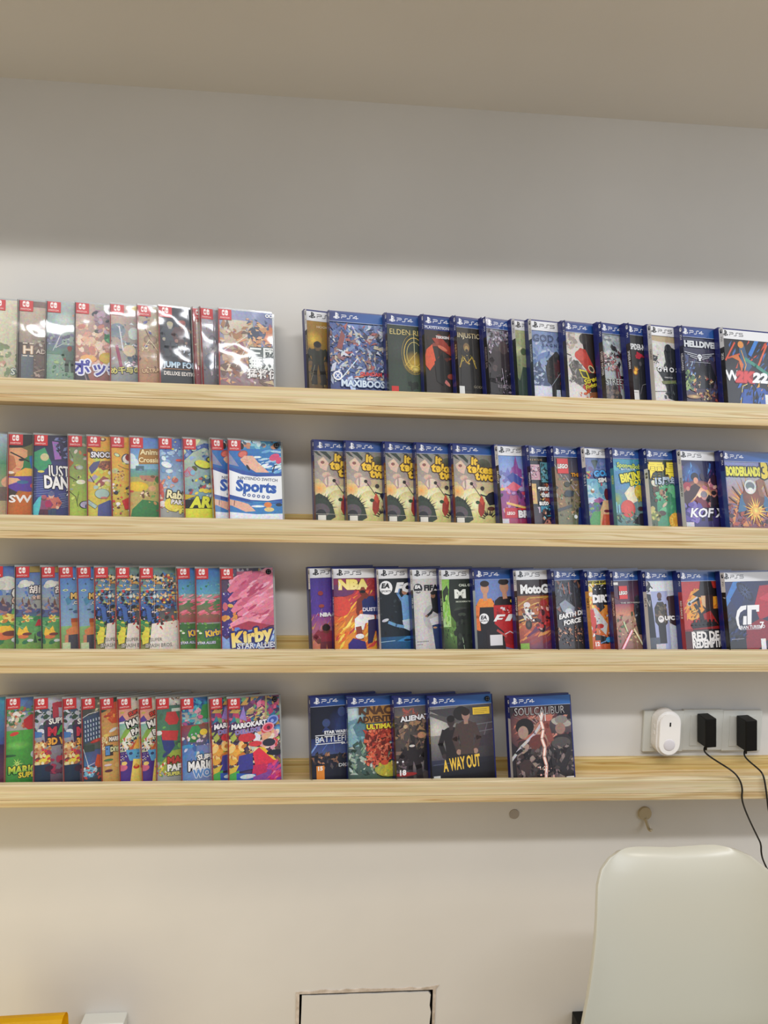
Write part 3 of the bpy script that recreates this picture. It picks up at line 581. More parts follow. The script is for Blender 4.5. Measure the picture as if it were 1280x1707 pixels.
@art
def e1(a, zh=1):
    a.G(0, 0, 1, .4, '3c60b0', '4474c0', '90a0b0', '7c90b0'); a.S(60, 16, 0, .2, 1, .42, '34509c 5478b8 283c80 a8b8d8', .07); a.E('dcdcd4', .32, .235, .17, .13); a.E('dcdcd4', .48, .24, .15, .10); a.E('c8c8c0', .2, .26, .1, .08); a.E('8c9098', .3, .46, .36, .12); a.Q('6c4c40', (.2, .5), (.25, .4), (.3, .5)); a.Q('6c5044', (.38, .52), (.45, .4), (.53, .52)); a.L('c8dce0', .02, (.42, .5), (.42, .56)); a.L('c8dce0', .02, (.47, .5), (.47, .56))
    a.G(0, .55, 1, .66, '50508c', '60649c', '50708c', '48805c'); a.S(61, 20, 0, .48, 1, .66, '584c68 6c7ca8 484868 a07c78', .09, 2); a.G(0, .64, 1, 1, '4c9868', '3c8858', '98b048', '58a050'); a.S(62, 14, 0, .62, 1, .95, '509c60 68ac68 3c7c50 88b850', .12); a.E('e0c058', .35, .65, .10, .06); a.S(63, 6, .25, .62, .45, .7, 'f0d878 c87c40', .05); a.L('e0d8c8', .03, (.45, .66), (.58, .665)); a.Q('b8343c', (.65, .76), (.75, .68), (.95, .68), (1, .74)); a.L('a8c8a0', .015, (.02, .73), (.3, .78))
    a.E('f0c040', .28, .84, .19, .13); a.Q('f0c040', (.1, .82), (.15, .76), (.25, .8), (.38, .75), (.44, .83)); a.E('d87848', .28, .88, .17, .07); a.E('744038', .4, .85, .15, .05); a.E('d8dcd8', .5, .93, .1, .05); a.E('4c5868', .82, .86, .12, .10); a.E('282c38', .84, .93, .1, .04); a.Q('386038', (.6, .96), (.65, .84), (.72, .96)); a.L('3c2c28', .04, (.03, .82), (.03, .95))
    if zh: a.title.R('98823c', .48, .01, 1, .10); a.title.T('胡闹厨房', .47, .315, .155, 'f4ece8', '403848', al='l', b=.02, ow=.14); a.title.T('全都好吃', .55, .41, .08, 'e8c8b8', '503c48', al='l')
@art
def e0(a):
    e1(a, 0); a.title.T('OVER', .40, .36, .17, 'f0f0ec', '404050', al='l', b=.04, sx=.9, ow=.12); a.title.T('COOKED', .4, .45, .12, 'd8b8a8', '503c40', al='l', b=.03)
@art
def e4(a):
    a.G(0, 0, 1, .8, '3c74c0', '4c88c8', '90b0c8', '88a8c0'); a.G(0, .75, 1, 1, '88b878', '98a868', '88a050', '6c5c50'); a.S(65, 8, .05, .2, 1, .55, 'c8d8b8 5888b0 7cb0c8 3c5c78', .06); a.E('d0d8a8', .32, .31, .13, .055); a.E('50886c', .32, .31, .07, .03); a.E('28384c', .72, .18, .08, .05); a.E('e8e0e0', .74, .17, .04); a.Q('4c88a8', (.3, .42), (.5, .38), (.6, .46), (.4, .5)); a.E('486c8c', .8, .58, .15, .08); a.E('3c5468', .55, .55, .1, .04); a.S(66, 10, .5, .4, 1, .6, '3c6878 a86050 5c8ca8 d8e0e0', .06)
    a.Q('c8783c', (.55, .7), (.7, .66), (1, .68), (1, .8), (.6, .78), busy=.2); a.R('a84c28', .55, .66, 1, .71); a.Q('d88850', (.3, .8), (.6, .76), (1, .78), (1, .86), (.35, .87)); a.Q('4c4c54', (.4, .86), (1, .84), (1, 1), (.36, 1)); a.Q('c88868', (.25, .86), (.42, .84), (.36, 1), (.2, 1)); a.R('c8d8a8', .12, .95, .5, 1)
    a.title.T('MINE', .56, .385, .21, 'e8c070', '30281c', al='l', b=.06, sx=.9, ow=.12); a.title.T('CRAFT', .7, .47, .1, 'f0ece0', '30281c', al='l', b=.05)
@art
def e6(a):
    a.G(0, 0, 1, .5, '789888', '587868', '5c80b0', '485c80'); a.G(0, .5, 1, 1, '2c3450', '3c3c58', '98a058', 'd8ccb8'); a.S(68, 80, 0, .1, 1, .6, '2c3c70 5080c0 a84048 e0b898 1c1c28 80a070 d8a858 b07838 5c2c60 e8e0d8 903040', .14, 1.7, 1); a.S(70, 40, .1, .1, 1, .5, 'f0d8c0 2c2430 c04040 3c68a8 e8c060', .07, 1.3, 0); a.S(69, 36, 0, .48, .8, .72, '2c3c78 3458a0 1c2030 28243c 4868a8 d8d0c8', .14, 1.9, 1); a.S(61, 20, 0, .68, .5, .9, '4c8850 90a848 d8c848 386c3c', .12, 1.5, 0)
    a.E('3c8c54', .14, .70, .12, .09); a.E('28402c', .32, .64, .1, .06); a.Q('d8cc48', (.1, .88), (.28, .76), (.46, .78), (.4, .95), (.15, .97)); a.Q('4060a0', (.28, .5), (.5, .52), (.55, .68), (.38, .7)); a.Q('e4dcd0', (.55, .72), (1, .66), (1, 1), (.42, 1), (.5, .85)); a.S(70, 10, .75, .62, 1, .8, 'b83838 d85048 3c3030', .08); a.L('f4f8f8', .008, (0, .30), (1, .30)); a.L('f4f8f8', .010, (.28, .38), (1, .385)); a.L('f4f8f8', .008, (.68, .1), (.66, .6)); a.E('e8f4f8', .67, .385, .09, .09, c2='8cacb8')
    a.title.T('SUPER', .50, .915, .11, '0c0c10', 'e8e0d4', b=.0, sx=.88, ow=.08, al='l'); a.title.T('SMASH BROS.', .28, .985, .12, '0c0c10', 'e8e0d4', b=.0, sx=.88, ow=.08, al='l')
@art
def e9(a):
    a.G(0, 0, 1, .35, '2c5cac', '3c78c0', '5ca0c0', '68a8b8'); a.S(72, 26, 0, .2, 1, .45, '3c8c6c 5cb088 78b8c8 2c7058 a8d0c8', .08, 1.5, 1); a.G(0, .42, 1, .7, '3c8858', '488858', 'a85058', '8c4448'); a.S(74, 20, 0, .36, 1, .62, 'e88898 d86478 e07c90 f0a0b0 d0506c', .24, 3.4, 0, 12); a.G(0, .72, 1, 1, '3c6c3c', '487c40', '5c9040', '4c8838'); a.S(73, 24, 0, .7, 1, .98, '4c8848 6ca04c 386838 88b850', .09); a.E('e8ecd8', .12, .8, .09, .05); a.E('e8ecd8', .28, .83, .09, .05); a.E('c8d040', .25, .94, .1, .06)
    a.title.T('Kirby', .56, .845, .24, 'f0c840', '2c3088', al='l', rot=8, b=.05, ow=.14); a.title.T('STAR ALLIES', .62, .95, .1, 'e8e8f0', '2c3088', b=.03)
@art
def e10(a):
    a.G(0, 0, 1, 1, '544458', '4c4c60', '58386c', '8c3048'); a.S(75, 30, .1, .03, 1, .3, '70707c 3c3c50 98a098 584c68 b0a8b0 a89048', .06, 1.4); a.G(0, .3, .5, .8, '48387c', '382c70', '403078', '54408c'); a.S(76, 24, 0, .3, .5, .8, 'e0d8e8 5c4c9c 8c7cc0', .02); a.S(77, 8, .05, .45, .3, .75, 'd89048 e0b058 c86878', .07)
    # soft pink cloud in place of the figure
    a.G(.3, .06, 1, .7, '8c4864', 'd87890', 'a03c58', 'd06880'); a.S(79, 30, .34, .08, 1, .68, 'e890a8 d87890 e07c98 f0a0b8 c86080', .26, 3.2, 0, 28); a.S(71, 16, .4, .1, 1, .6, 'f4b0c4 e08098 b8486c', .10, 4, 0, 28); a.Q('a83c54', (.2, .7), (.5, .64), (.9, .7), (.6, .78), (.3, .77))
    a.Q('8ca8dc', (0, .78), (.2, .9), (.5, 1), (0, 1)); a.Q('7898d8', (.1, .84), (.3, .76), (.6, .74), (.95, .78), (.98, .92), (.3, .98)); a.S(78, 14, .2, .76, .95, .95, '98b8e8 6884cc b8d0f0', .09)
    a.title.T('Kirby', .56, .815, .23, 'f4c440', '2c2c70', rot=10, sh=.12, b=.05, ow=.15, c2='f8f0a8'); a.title.T('STAR ALLIES', .64, .925, .095, 'e8ecf4', '2c2c70', b=.03, sx=.95)
@art
def g0(a):
    a.G(0, 0, 1, .6, '3c98b8', '58b0c8', '3c50a0', '383878'); a.G(0, .6, 1, 1, '2c2458', '281c48', '683848', '883c58'); a.title.T('KA', .86, .82, .12, 'e8c038', '5c1c20')
@art
def g1(a):
    a.G(0, 0, 1, .25, '2c60b0', '4878b8', '8098b8', '90a8b0'); a.Q('5470a0', (.4, .2), (.7, .05), (1, .1), (1, .2)); a.S(80, 34, 0, .14, .9, .38, '3c8c48 d8c8b0 b85848 6c9c58 e8e0d8 4c6c48 c89070', .08); a.G(0, .42, 1, 1, '58a848', '3c9038', '388838', '286c30'); a.E('c84038', .28, .46, .14, .06, rot=15); a.E('78c060', .35, .6, .4, .15, c2='50a040'); a.Q('b82c30', (.55, .3), (.75, .24), (1, .22), (1, .36), (.7, .42), (.58, .38)); a.Q('b03038', (.88, .55), (1, .5), (1, .78), (.92, .7)); a.E('b8c0cc', .9, .72, .12, .12); a.E('2c5c34', .15, .72, .2, .04); a.Y('c8e878', .38, .82, .02, .2, 9, .03)
    a.title.T('MARIO', .12, .895, .17, 'e8dc40', '14241c', al='l', b=.05, sx=.9, c2='48b048'); a.title.T('SUPER', .42, .96, .12, 'f0d838', '14241c', al='l', b=.04)
@art
def g2(a):
    a.G(0, 0, 1, 1, 'c8ccd8', '989cb0', '58384c', '3c2038'); a.S(82, 16, 0, .15, .6, .45, 'd8dce8 384c3c b8c0c8 48586c', .1); a.Q('b03848', (.55, .1), (.72, .08), (.75, .28), (.58, .34)); a.E('a83440', .85, .12, .22, .1); a.Q('4c3448', (.35, .3), (1, .22), (1, .4), (.4, .42)); a.Q('3c3050', (.3, .36), (1, .3), (1, .6), (.35, .62)); a.Q('4878b8', (0, .42), (.25, .44), (.25, .5), (0, .5)); a.E('e0b878', .2, .60, .2, .12); a.E('c89868', .12, .68, .15, .1); a.Q('e0d048', (.05, .78), (.3, .66), (.45, .64), (.52, .8), (.3, .84), (.15, .92)); a.S(83, 20, 0, .55, .5, .85, 'e8d8a0 783c38 f0e4b8 b87848 c83c3c', .07); a.G(0, .83, .5, 1, '20344c', '1c3450', '182c3c', '142030'); a.S(84, 14, .45, .62, 1, .97, '4c2030 682c48 a03050 381830', .13); a.E('b02c3c', .85, .77, .12, .08)
    t = a.title; t.T('SUPER', .45, .32, .125, 'ecece8', '3c3050', al='l', b=.04, rot=4, sx=.9); t.T('M', .42, .44, .19, 'c83048', '2c2438', al='l', b=.06); t.T('ARIO', .68, .43, .19, '3c9850', '2c2438', al='l', b=.06); t.T('3D WORLD', .42, .56, .145, 'e8a840', '3c2028', al='l', b=.06, sx=.85)
@art
def g4(a):
    a.G(0, 0, 1, 1, '304438', 'c0b898', '3c4854', '2c3c50'); a.S(86, 20, .3, 0, 1, .3, 'd8d0a8 2c4438 889078 485848 b8bcb0', .1, 1.6, 1); a.Q('4c4c44', (0, .14), (.55, .18), (.4, .24), (0, .26)); a.Q('3c4c68', (.05, .26), (.9, .2), (.95, .5), (.15, .58)); 
    for i in range(5):
        for j in range(6): a.Q('c8d8e8', (.16 + j * .13, .30 + i * .055 - j * .006), (.20 + j * .13, .30 + i * .055 - j * .006), (.21 + j * .13, .33 + i * .055 - j * .006), (.17 + j * .13, .335 + i * .055 - j * .006))
    a.L('d8dcd8', .03, (0, .27), (.35, .22), (.8, .2)); a.E('b83830', .75, .55, .35, .08, rot=15); a.S(87, 10, .4, .52, 1, .68, 'c84038 a02c28 e05844', .1, 3); a.G(.1, .66, .9, .85, '3c5070', '4c5c90', '4078a8', '6c4888'); a.R('384840', .1, .6, .6, .68); a.Q('c85028', (.62, .82), (.72, .72), (.95, .74), (.95, .88), (.6, .88)); a.L('f0f4f4', .02, (.08, .64), (.3, .85), (.6, .82)); a.Q('78b8d0', (0, .97), (.3, .85), (.7, .88), (.5, .99)); a.S(88, 12, 0, .85, .8, 1, 'a8c8d0 3c5c80 d8e0e0 c84c40', .08)
@art
def g5(a):
    a.G(0, 0, 1, 1, 'c08850', 'c89450', 'd8b060', 'b89048'); a.S(90, 14, 0, .1, 1, .6, 'd8a860 c89850 e0c078 b07838', .13); a.G(.45, 0, 1, .14, '28402c', '1c3828'); a.Q('244030', (0, .16), (.4, .17), (.1, .2)); a.Q('c8502c', (.2, .24), (.5, .2), (.75, .08), (1, .06), (1, .34), (.6, .34)); a.E('a83c24', .4, .25, .22, .06); a.S(91, 6, .3, .2, .8, .3, 'e8a040 d86838', .07); a.E('d8d0d8', .65, .42, .22, .08, rot=25); a.E('e0c868', .3, .48, .14, .08); a.E('c8a850', .2, .38, .1, .06); a.S(92, 16, 0, .5, .3, .66, 'e8d098 a06038 f0e0b0', .07); a.E('4c7c48', .38, .78, .24, .06); a.E('d8c8c8', .35, .84, .2, .06); a.E('5c2c3c', .38, .91, .2, .07); a.E('d8b468', .85, .85, .16, .12); a.L('386c34', .05, (.9, .95), (1, .8))
    a.R('3c3028', .22, .60, .62, .73); a.R('5890c8', .24, .61, .46, .72); a.E('1c2c48', .32, .645, .04)
    a.title.T('MARIO', .44, .53, .16, 'f0ece4', '3c2c20', al='l', sx=.62, b=.05, ow=.16); a.title.T('DIY', .49, .655, .17, 'd8dca8', '3c3028', al='l', sx=.8, b=.06, ow=.1)
@art
def g6(a):
    a.G(0, 0, 1, .3, 'd8dccc', 'b0b8a8', 'e0b0a0', 'e0c0a0'); a.R('384c44', .78, .04, .95, .07); a.Q('e0a088', (0, .15), (.6, .15), (.7, .28), (0, .3)); a.E('c8b048', .2, .20, .1, .04); a.Q('5c3c90', (0, .28), (.2, .23), (.35, .3), (0, .32)); a.R('f0ece8', 0, .315, 1, .335); a.G(0, .335, 1, .7, '80b8a8', 'b0c8b8', 'b8c098', 'd8d4c0'); a.Q('88b048', (0, .55), (.25, .43), (.5, .35), (.62, .4), (.3, .58)); a.Q('ececdc', (0, .62), (.6, .4), (.9, .44), (.3, .68)); a.S(94, 26, .1, .52, .8, .66, 'c84838 385c38 2c3c5c d8b068 683c2c e8e0d0', .06); a.Q('c85c30', (.3, .7), (.8, .54), (.85, .58), (.4, .74)); a.Q('e8b050', (.6, .66), (.85, .5), (1, .66))
    a.G(0, .68, 1, 1, '482c80', '40286c', '543090', '3c2060'); a.Q('58a0d0', (.3, .66), (1, .70), (1, .82), (.45, .80)); a.E('2c4470', .5, .71, .08, .06); a.E('2c4470', .8, .72, .035); a.E('2c4470', .75, .76, .035); a.E('2c4470', .87, .76, .035); a.Q('f0d868', (.4, 1), (.6, .78), (1, .86), (1, 1)); a.E('c83c28', .72, .88, .13, .09); a.E('e0a040', .72, .86, .07); a.E('d86c88', .15, .87, .2, .14); a.E('f0d070', .22, .82, .12, .08); a.S(95, 8, 0, .68, .4, .8, 'e8dcf0 f0e878', .025)
    t = a.title; t.T('SUPER', .46, .235, .115, 'd84838', '1c141c', al='l', rot=18, b=.05, ow=.16); t.T('MARIO', .36, .36, .20, 'f4f4f0', '141418', al='l', rot=18, b=.055, ow=.16, sx=.85); t.T('PARTY', .56, .46, .18, 'f4f4f0', '141418', al='l', rot=18, b=.055, ow=.16, sx=.85)
@art
def g8(a):
    a.G(0, 0, 1, .3, 'c8c8c0', 'e0dcd4', '88a898', 'c8ccc4'); a.S(97, 14, .4, .02, 1, .15, '8c3c30 d8c8b0 58483c e8e0d8', .06, 1.5, 1); a.G(0, .12, 1, .8, '4c7868', '384c44', '508858', '3c7848'); a.G(.6, .16, 1, .2, 'c0c8c0', 'e0e0d8'); a.S(98, 14, 0, .2, 1, .8, '486c54 5c9868 3c5c48 6ca858', .13); a.Q('c03838', (.35, .3), (.42, .2), (.75, .2), (.88, .3), (.8, .36), (.5, .36)); a.Q('303c7c', (.2, .5), (.6, .48), (.72, .62), (.5, .72), (.3, .66)); a.Q('c03838', (.2, .42), (.85, .44), (.8, .56), (.25, .54)); a.E('d8dcd8', .12, .45, .12, .09); a.E('303c70', .35, .72, .13, .06, rot=40); a.Q('98a840', (.1, .85), (.6, .68), (1, .62), (1, .74), (.3, .95)); a.S(99, 12, 0, .8, .5, .98, 'c83c38 d8c048 68a048 e8e0c8', .06)
    t = a.title; t.T('MARIO', .42, .795, .19, 'b83c30', '20301c', al='l', b=.06); t.T('PAPER', .42, .885, .17, 'f0f0ec', '202820', al='l', b=.06); t.T('SUPER', .42, .96, .09, 'e0dc70', '202820', al='l', b=.05)
@art
def g9(a):
    a.G(0, 0, 1, .2, '2c60a8', '3878b8', '2868a0', '3c88b0'); a.S(100, 16, .3, .05, 1, .15, '205088 4ca8c8 2c98a8', .07); a.S(101, 40, 0, .15, 1, .36, '3c98b0 58b0a8 3c6c98 a84c80 d8a0b0 88c8c8 2c4c70', .08); a.Q('388c48', (.6, .3), (.7, .12), (1, .1), (1, .26)); a.E('e06890', .63, .27, .08, .06); a.G(0, .36, 1, .62, '98303c', '48703c', '4c5c80', '5c5474'); a.Q('3c9048', (.22, .48), (.35, .38), (.55, .37), (.65, .44), (.5, .52), (.3, .54)); a.E('2c6c38', .42, .55, .2, .07); a.E('e8c840', .72, .46, .12, .1); a.E('8c4438', .72, .37, .06); a.E('e0dcd8', .05, .52, .08, .05); a.S(102, 16, .1, .45, 1, .7, '3c7c48 d8c8a8 485c94 c8b8d8 e0d8e0', .07); a.G(0, .62, 1, 1, '3c78b8', 'a890c0', '6890c0', '9c98c8'); a.S(103, 14, 0, .58, 1, .85, '58a8c8 3c60a0 b8b0d8 c8d0e0 4c88c0', .12, 2); a.E('4090c0', .2, .62, .2, .06)
    t = a.title; t.T('SUPER', .50, .77, .125, 'f4f4f4', '1c2030', al='l', b=.05, ow=.14); t.T('MARIO BROS.', .22, .865, .20, 'f4f4f4', '1c2030', al='l', sx=.72, b=.05, ow=.13); t.T('WONDER', .36, .96, .17, '5c8cc8', 'e0e4f0', al='l', sx=.9, b=.05)
@art
def g11(a):
    a.G(0, 0, 1, 1, '50406c', '7c2c50', '3c3858', '5c3c78'); a.S(105, 60, 0, .02, 1, .35, 'b83c68 3c5c90 58406c d85c80 2c7898 382c50 c8a050 88487c 6ca070 e080a0', .1, 2, 1); a.Q('9880c8', (.22, .26), (.3, .12), (.36, .3)); a.S(106, 14, .35, .15, .8, .32, 'c8b068 a89868 e0d0a0', .07, 3, 1, 20); a.L('b0a070', .035, (.72, .0), (.7, .3)); a.S(107, 60, 0, .42, 1, .82, 'd8b060 382c30 e8d8b0 b0403c 5c4c4c c8c8c0 8c7040 a8b850 2c2428', .08, 1.6, 1); a.E('70b8e8', .93, .42, .09, .09, c2='3c5c98'); a.Q('2c2c34', (.3, .38), (.7, .38), (.65, .48), (.3, .5)); a.L('a8a49c', .035, (.15, .6), (.35, .4)); a.Q('e0e8f0', (.46, .52), (.5, .43), (.6, .46), (.58, .58)); a.S(108, 14, .62, .42, .9, .6, 'e0b088 e0a0b0 d84850 f0d8c8', .08); a.E('c83440', .35, .48, .16, .08); a.E('d83c44', .5, .56, .12, .05); a.S(109, 10, 0, .55, .3, .75, 'e8a840 f0d080 c87830', .08)
    a.Q('e0304c', (.45, .66), (.58, .6), (.72, .66), (.92, .82), (.5, .85)); a.Q('e8c038', (.56, .6), (.66, .61), (.9, .78), (.82, .76)); a.Q('c82858', (.45, .8), (.9, .8), (1, .9), (1, 1), (.4, 1)); a.E('2c2c3c', .75, .56, .12, .07); a.E('181c30', .85, .68, .15, .05); a.Q('3c3c90', (.2, .68), (.45, .66), (.45, .84), (.15, .86)); a.Q('d8b840', (0, .82), (.2, .78), (.1, .9), (0, .9)); a.Q('48a848', (0, .88), (.2, .84), (.18, 1), (0, 1)); a.Q('2c58b0', (.15, .87), (.5, .9), (.5, 1), (.15, 1)); a.E('d8e0e4', .35, .92, .14, .04); a.Q('8850a0', (.45, .93), (.8, .88), (.7, 1), (.45, 1)); a.S(110, 16, .7, .8, 1, 1, 'e04878 c83c90 f088a8 8840a0', .1, 3, 1, 40)
    t = a.title; t.T('MARIOKART', .395, .335, .082, 'f4f4f8', '382c58', b=.05, rot=4, sx=.96, sh=.1); t.T('DELUXE', .37, .405, .07, '5878b8', 'c890c0', rot=4, sx=1.25, b=.02)
    t.E('88a0e0', .83, .305, .11, .085, rot=20); t.E('3c58b0', .83, .305, .08, .055, rot=20); t.E('9cb0e8', .82, .315, .03); t.E('e8a0b0', .74, .385, .115, .085, rot=15); t.E('d03c58', .74, .385, .09, .06, rot=15); t.E('602038', .75, .39, .035)

# ------------------------------------------------------------------ covers, blue-rimmed cases
@art
def b0(a):
    a.G(0, .12, 1, 1, 'a87c1c', 'a88428', '4c3c24', '342c1c'); a.E('e8c038', .3, .38, .3, .32, c2='a87c20', n=24); a.S(120, 26, 0, .62, 1, .98, '3c3420 584828 241c14 8c7c48 6c6450', .1, 2, 1); a.F(.42, .42, .5, '6c5430', '2c2c1c', '28241c', '241c14', w=1.3); a.L('a89c70', .01, (.15, .9), (.3, .7)); a.Y('686048', .15, .8, .02, .2, 8, .02)
    a.title.T('HOGWARTS', .42, .215, .065, 'f0e4c8', None, al='l', b=0)
@art
def b1(a):
    a.G(0, 0, 1, .3, '2c54a0', '3c6cb8', '5c78b8', 'a8b8d8'); a.E('c8d4e8', .8, .3, .3, .3, c2='6484bc'); a.G(0, .3, 1, 1, '485898', '5c74a8', '3c4878', '4c5c90'); a.S(122, 150, .02, .18, .98, .9, '384870 7088b8 b0b8c8 2c3454 8c6868 d0d4e0 5868a0 a85c58 c8b8a0 445c94', .085, 2.6, 1); a.Q('8c4844', (.12, .48), (.2, .25), (.26, .32), (.2, .5)); a.L('d8e4f4', .015, (.2, .85), (.45, .6)); a.Q('b8ccec', (.28, .85), (.36, .82), (.45, 1), (.38, 1)); a.S(123, 10, .4, .8, 1, .9, '80a0c8 c87858 e0e4e8', .06, 4, 1, 20)
    t = a.title; t.T('GUNDAM', .66, .79, .055, 'd83c38', None, b=.05); t.T('MAXIBOOST ON', .70, .915, .10, 'd8e8f4', '3c548c', b=.04, sx=.95); t.E('f0f0f4', .13, .83, .075); t.E('5870a8', .13, .83, .05); t.T('X', .13, .83, .06, 'f0f0f4', b=.03)
@art
def b2(a):
    a.G(0, 0, 1, 1, '26301f', '2c3428', '2c3c30', '4c6050'); a.E('3c443c', .35, .45, .4, .4, c2='2c3628'); a.E('d8b040', .72, .62, .30, .30, c2='384030', n=24, busy=.15)
    for r_, w_, c_ in ((.27, .018, 'e8c050'), (.2, .012, 'f0d878'), (.33, .008, 'b89838')):
        P = [(.74 + r_ * math.cos(t * .2618), .51 + r_ * .79 * math.sin(t * .2618)) for t in range(25)]; a.L(c_, w_, *P, busy=0)
    a.L('f4e8b0', .012, (.74, .22), (.74, .72), busy=0); a.L('e8c860', .012, (.5, .66), (.8, .48), busy=0); a.Y('f0d060', .74, .66, .02, .2, 16, .03, 180, 360); a.E('f8e488', .76, .70, .1, .06, c2='b09840', busy=0); a.S(125, 6, .55, .88, .8, .95, '202820', .07)
    t = a.title; t.T('ELDEN RING', .12, .235, .105, 'e8d080', None, al='l', b=-.005, sx=.86); t.R('c82820', .12, .93, .3, 1)
@art
def b3(a):
    a.G(0, 0, 1, 1, '34281c', '281c18', '201c18', '241818'); a.R('1c2c78', 0, .12, 1, .195, busy=0); a.S(127, 30, .1, .25, 1, .7, '5c2c20 3c2418 884030 2c2018', .13, 2, 1); a.Q('d85830', (.02, .62), (.12, .45), (.3, .38), (.4, .6), (.2, .72)); a.Q('a03c28', (.3, .3), (.6, .28), (.95, .45), (.9, .52), (.5, .42)); a.E('d87858', .62, .42, .16, .05, rot=-25); a.E('984030', .85, .78, .12, .08); a.E('c87870', .7, .86, .14, .05, rot=-45); a.Q('18140f', (.35, .6), (.6, .5), (.8, .7), (.6, .9), (.4, .85))
    t = a.title; t.T('PLAYSTATION HITS', .10, .163, .055, 'd8dcec', b=.04, al='l', sx=1.05); t.T('TEKKEN 7', .42, .28, .055, 'e8e4e0', None, al='l', b=.05, sh=.2)
@art
def b4(a):
    a.G(0, 0, 1, 1, '2c261c', '28221c', '1c1a16', '181614'); a.S(129, 16, 0, .3, 1, .9, '242018 342c20 1c1814 3c3424', .15); a.E('1c1812', .42, .46, .2, .2); a.E('7c6038', .42, .40, .11, .14); a.E('a88850', .42, .42, .07, .10); a.E('2c2014', .42, .44, .05, .05); a.L('b09030', .035, (.16, .66), (.28, .52), (.42, .60), (.6, .52), (.72, .66)); a.S(130, 10, .2, .5, .7, .62, 'b89c3c 807028 d8c060', .035, 2.5, 1); a.Q('1a1612', (.15, .95), (.2, .65), (.65, .65), (.75, .95))
    t = a.title; t.T('INJUSTICE', .13, .245, .12, 'b8a070', None, al='l', b=.01, sx=.80, c2='e8dcb8'); t.R('e0e0dc', .06, .90, .28, 1); t.T('GODS', .6, .90, .06, '9c9480', b=.0, al='l')
@art
def b5(a):
    a.G(0, 0, 1, 1, '9494a0', '686070', '2c2c30', '1c1a1e'); a.E('a8a8b4', .15, .28, .3, .3, c2='54545c'); a.Q('1c1a1c', (0, .45), (.2, .32), (.25, .6), (.1, 1), (0, 1)); a.S(132, 60, .2, .16, .95, .5, '241c28 483848 887884 100c10 c8bcc8 6c5464', .07, 2, 1); a.E('d8d4dc', .62, .40, .08, .09); a.E('1c1418', .75, .34, .1, .1); a.F(.45, .4, .55, '3c3034', '241c20', '201a1e', w=1.5); a.F(.72, .33, .62, '4c3c3c', '2c2024', '1c1618', w=1.5); a.S(133, 34, .3, .6, 1, .98, '1c1618 3c3038 584854 88788a 281c20', .08, 2, 1); a.L('c8c0cc', .015, (.62, .65), (.68, .9))
    a.title.T('RESIDENT EVIL', .42, .885, .085, '8c848c', None, al='l', b=0)
@art
def b6(a):
    a.G(0, 0, 1, 1, 'c0c490', 'a8b080', '485c44', '24382c'); a.E('e0e0b0', .25, .4, .35, .4, c2='a8b088'); a.S(135, 16, 0, .25, 1, .7, 'b8bc8c 8c9870 d0d0a0 788864', .14, 2); a.E('4c5c3c', .7, .42, .2, .2); a.Q('34483c', (0, 1), (.1, .72), (.35, .8), (.6, .62), (1, .66), (1, 1)); a.Y('3c5c4c', .3, 1, .05, .4, 12, .05, 20, 160)
@art
def b7(a):
    a.G(0, 0, 1, 1, '788cb8', '6478a8', '9cacc8', 'a8b4cc'); a.S(137, 24, 0, .2, 1, .85, '6c84b4 8ca0c4 5470a0 b8c4d8', .16, 3); a.Q('485878', (0, .62), (.2, .55), (.42, .7), (.5, .85), (0, .95)); a.S(138, 18, 0, .58, .5, .9, '3c4c68 68789c b0bcd0', .08, 2, 1); a.G(0, .86, 1, 1, 'd0d4e0', 'c8ccd8'); a.Q('282828', (.4, .62), (.5, .5), (.62, .44), (.72, .4), (.85, .5), (.95, .58), (.98, .85), (.9, .92), (.86, 1), (.78, 1), (.76, .9), (.66, .9), (.64, 1), (.54, 1), (.54, .85), (.44, .8)); a.Q('4c2428', (.62, .55), (.78, .52), (.82, .72), (.64, .76)); a.E('3c3c3c', .7, .44, .06, .07); a.S(139, 14, .45, .5, .95, .85, '3c3430 58504c 1c1c1c 6c3438', .05, 2, 1); a.L('9ca4b0', .012, (.5, .88), (.9, .6))
    t = a.title; t.T('GOD OF WAR', .10, .24, .13, '38486c', '8c9cc0', al='l', b=.03, sx=.92, ow=.05); t.T('R A G N A R O K', .34, .325, .055, '48587c', None, al='l', b=.02)
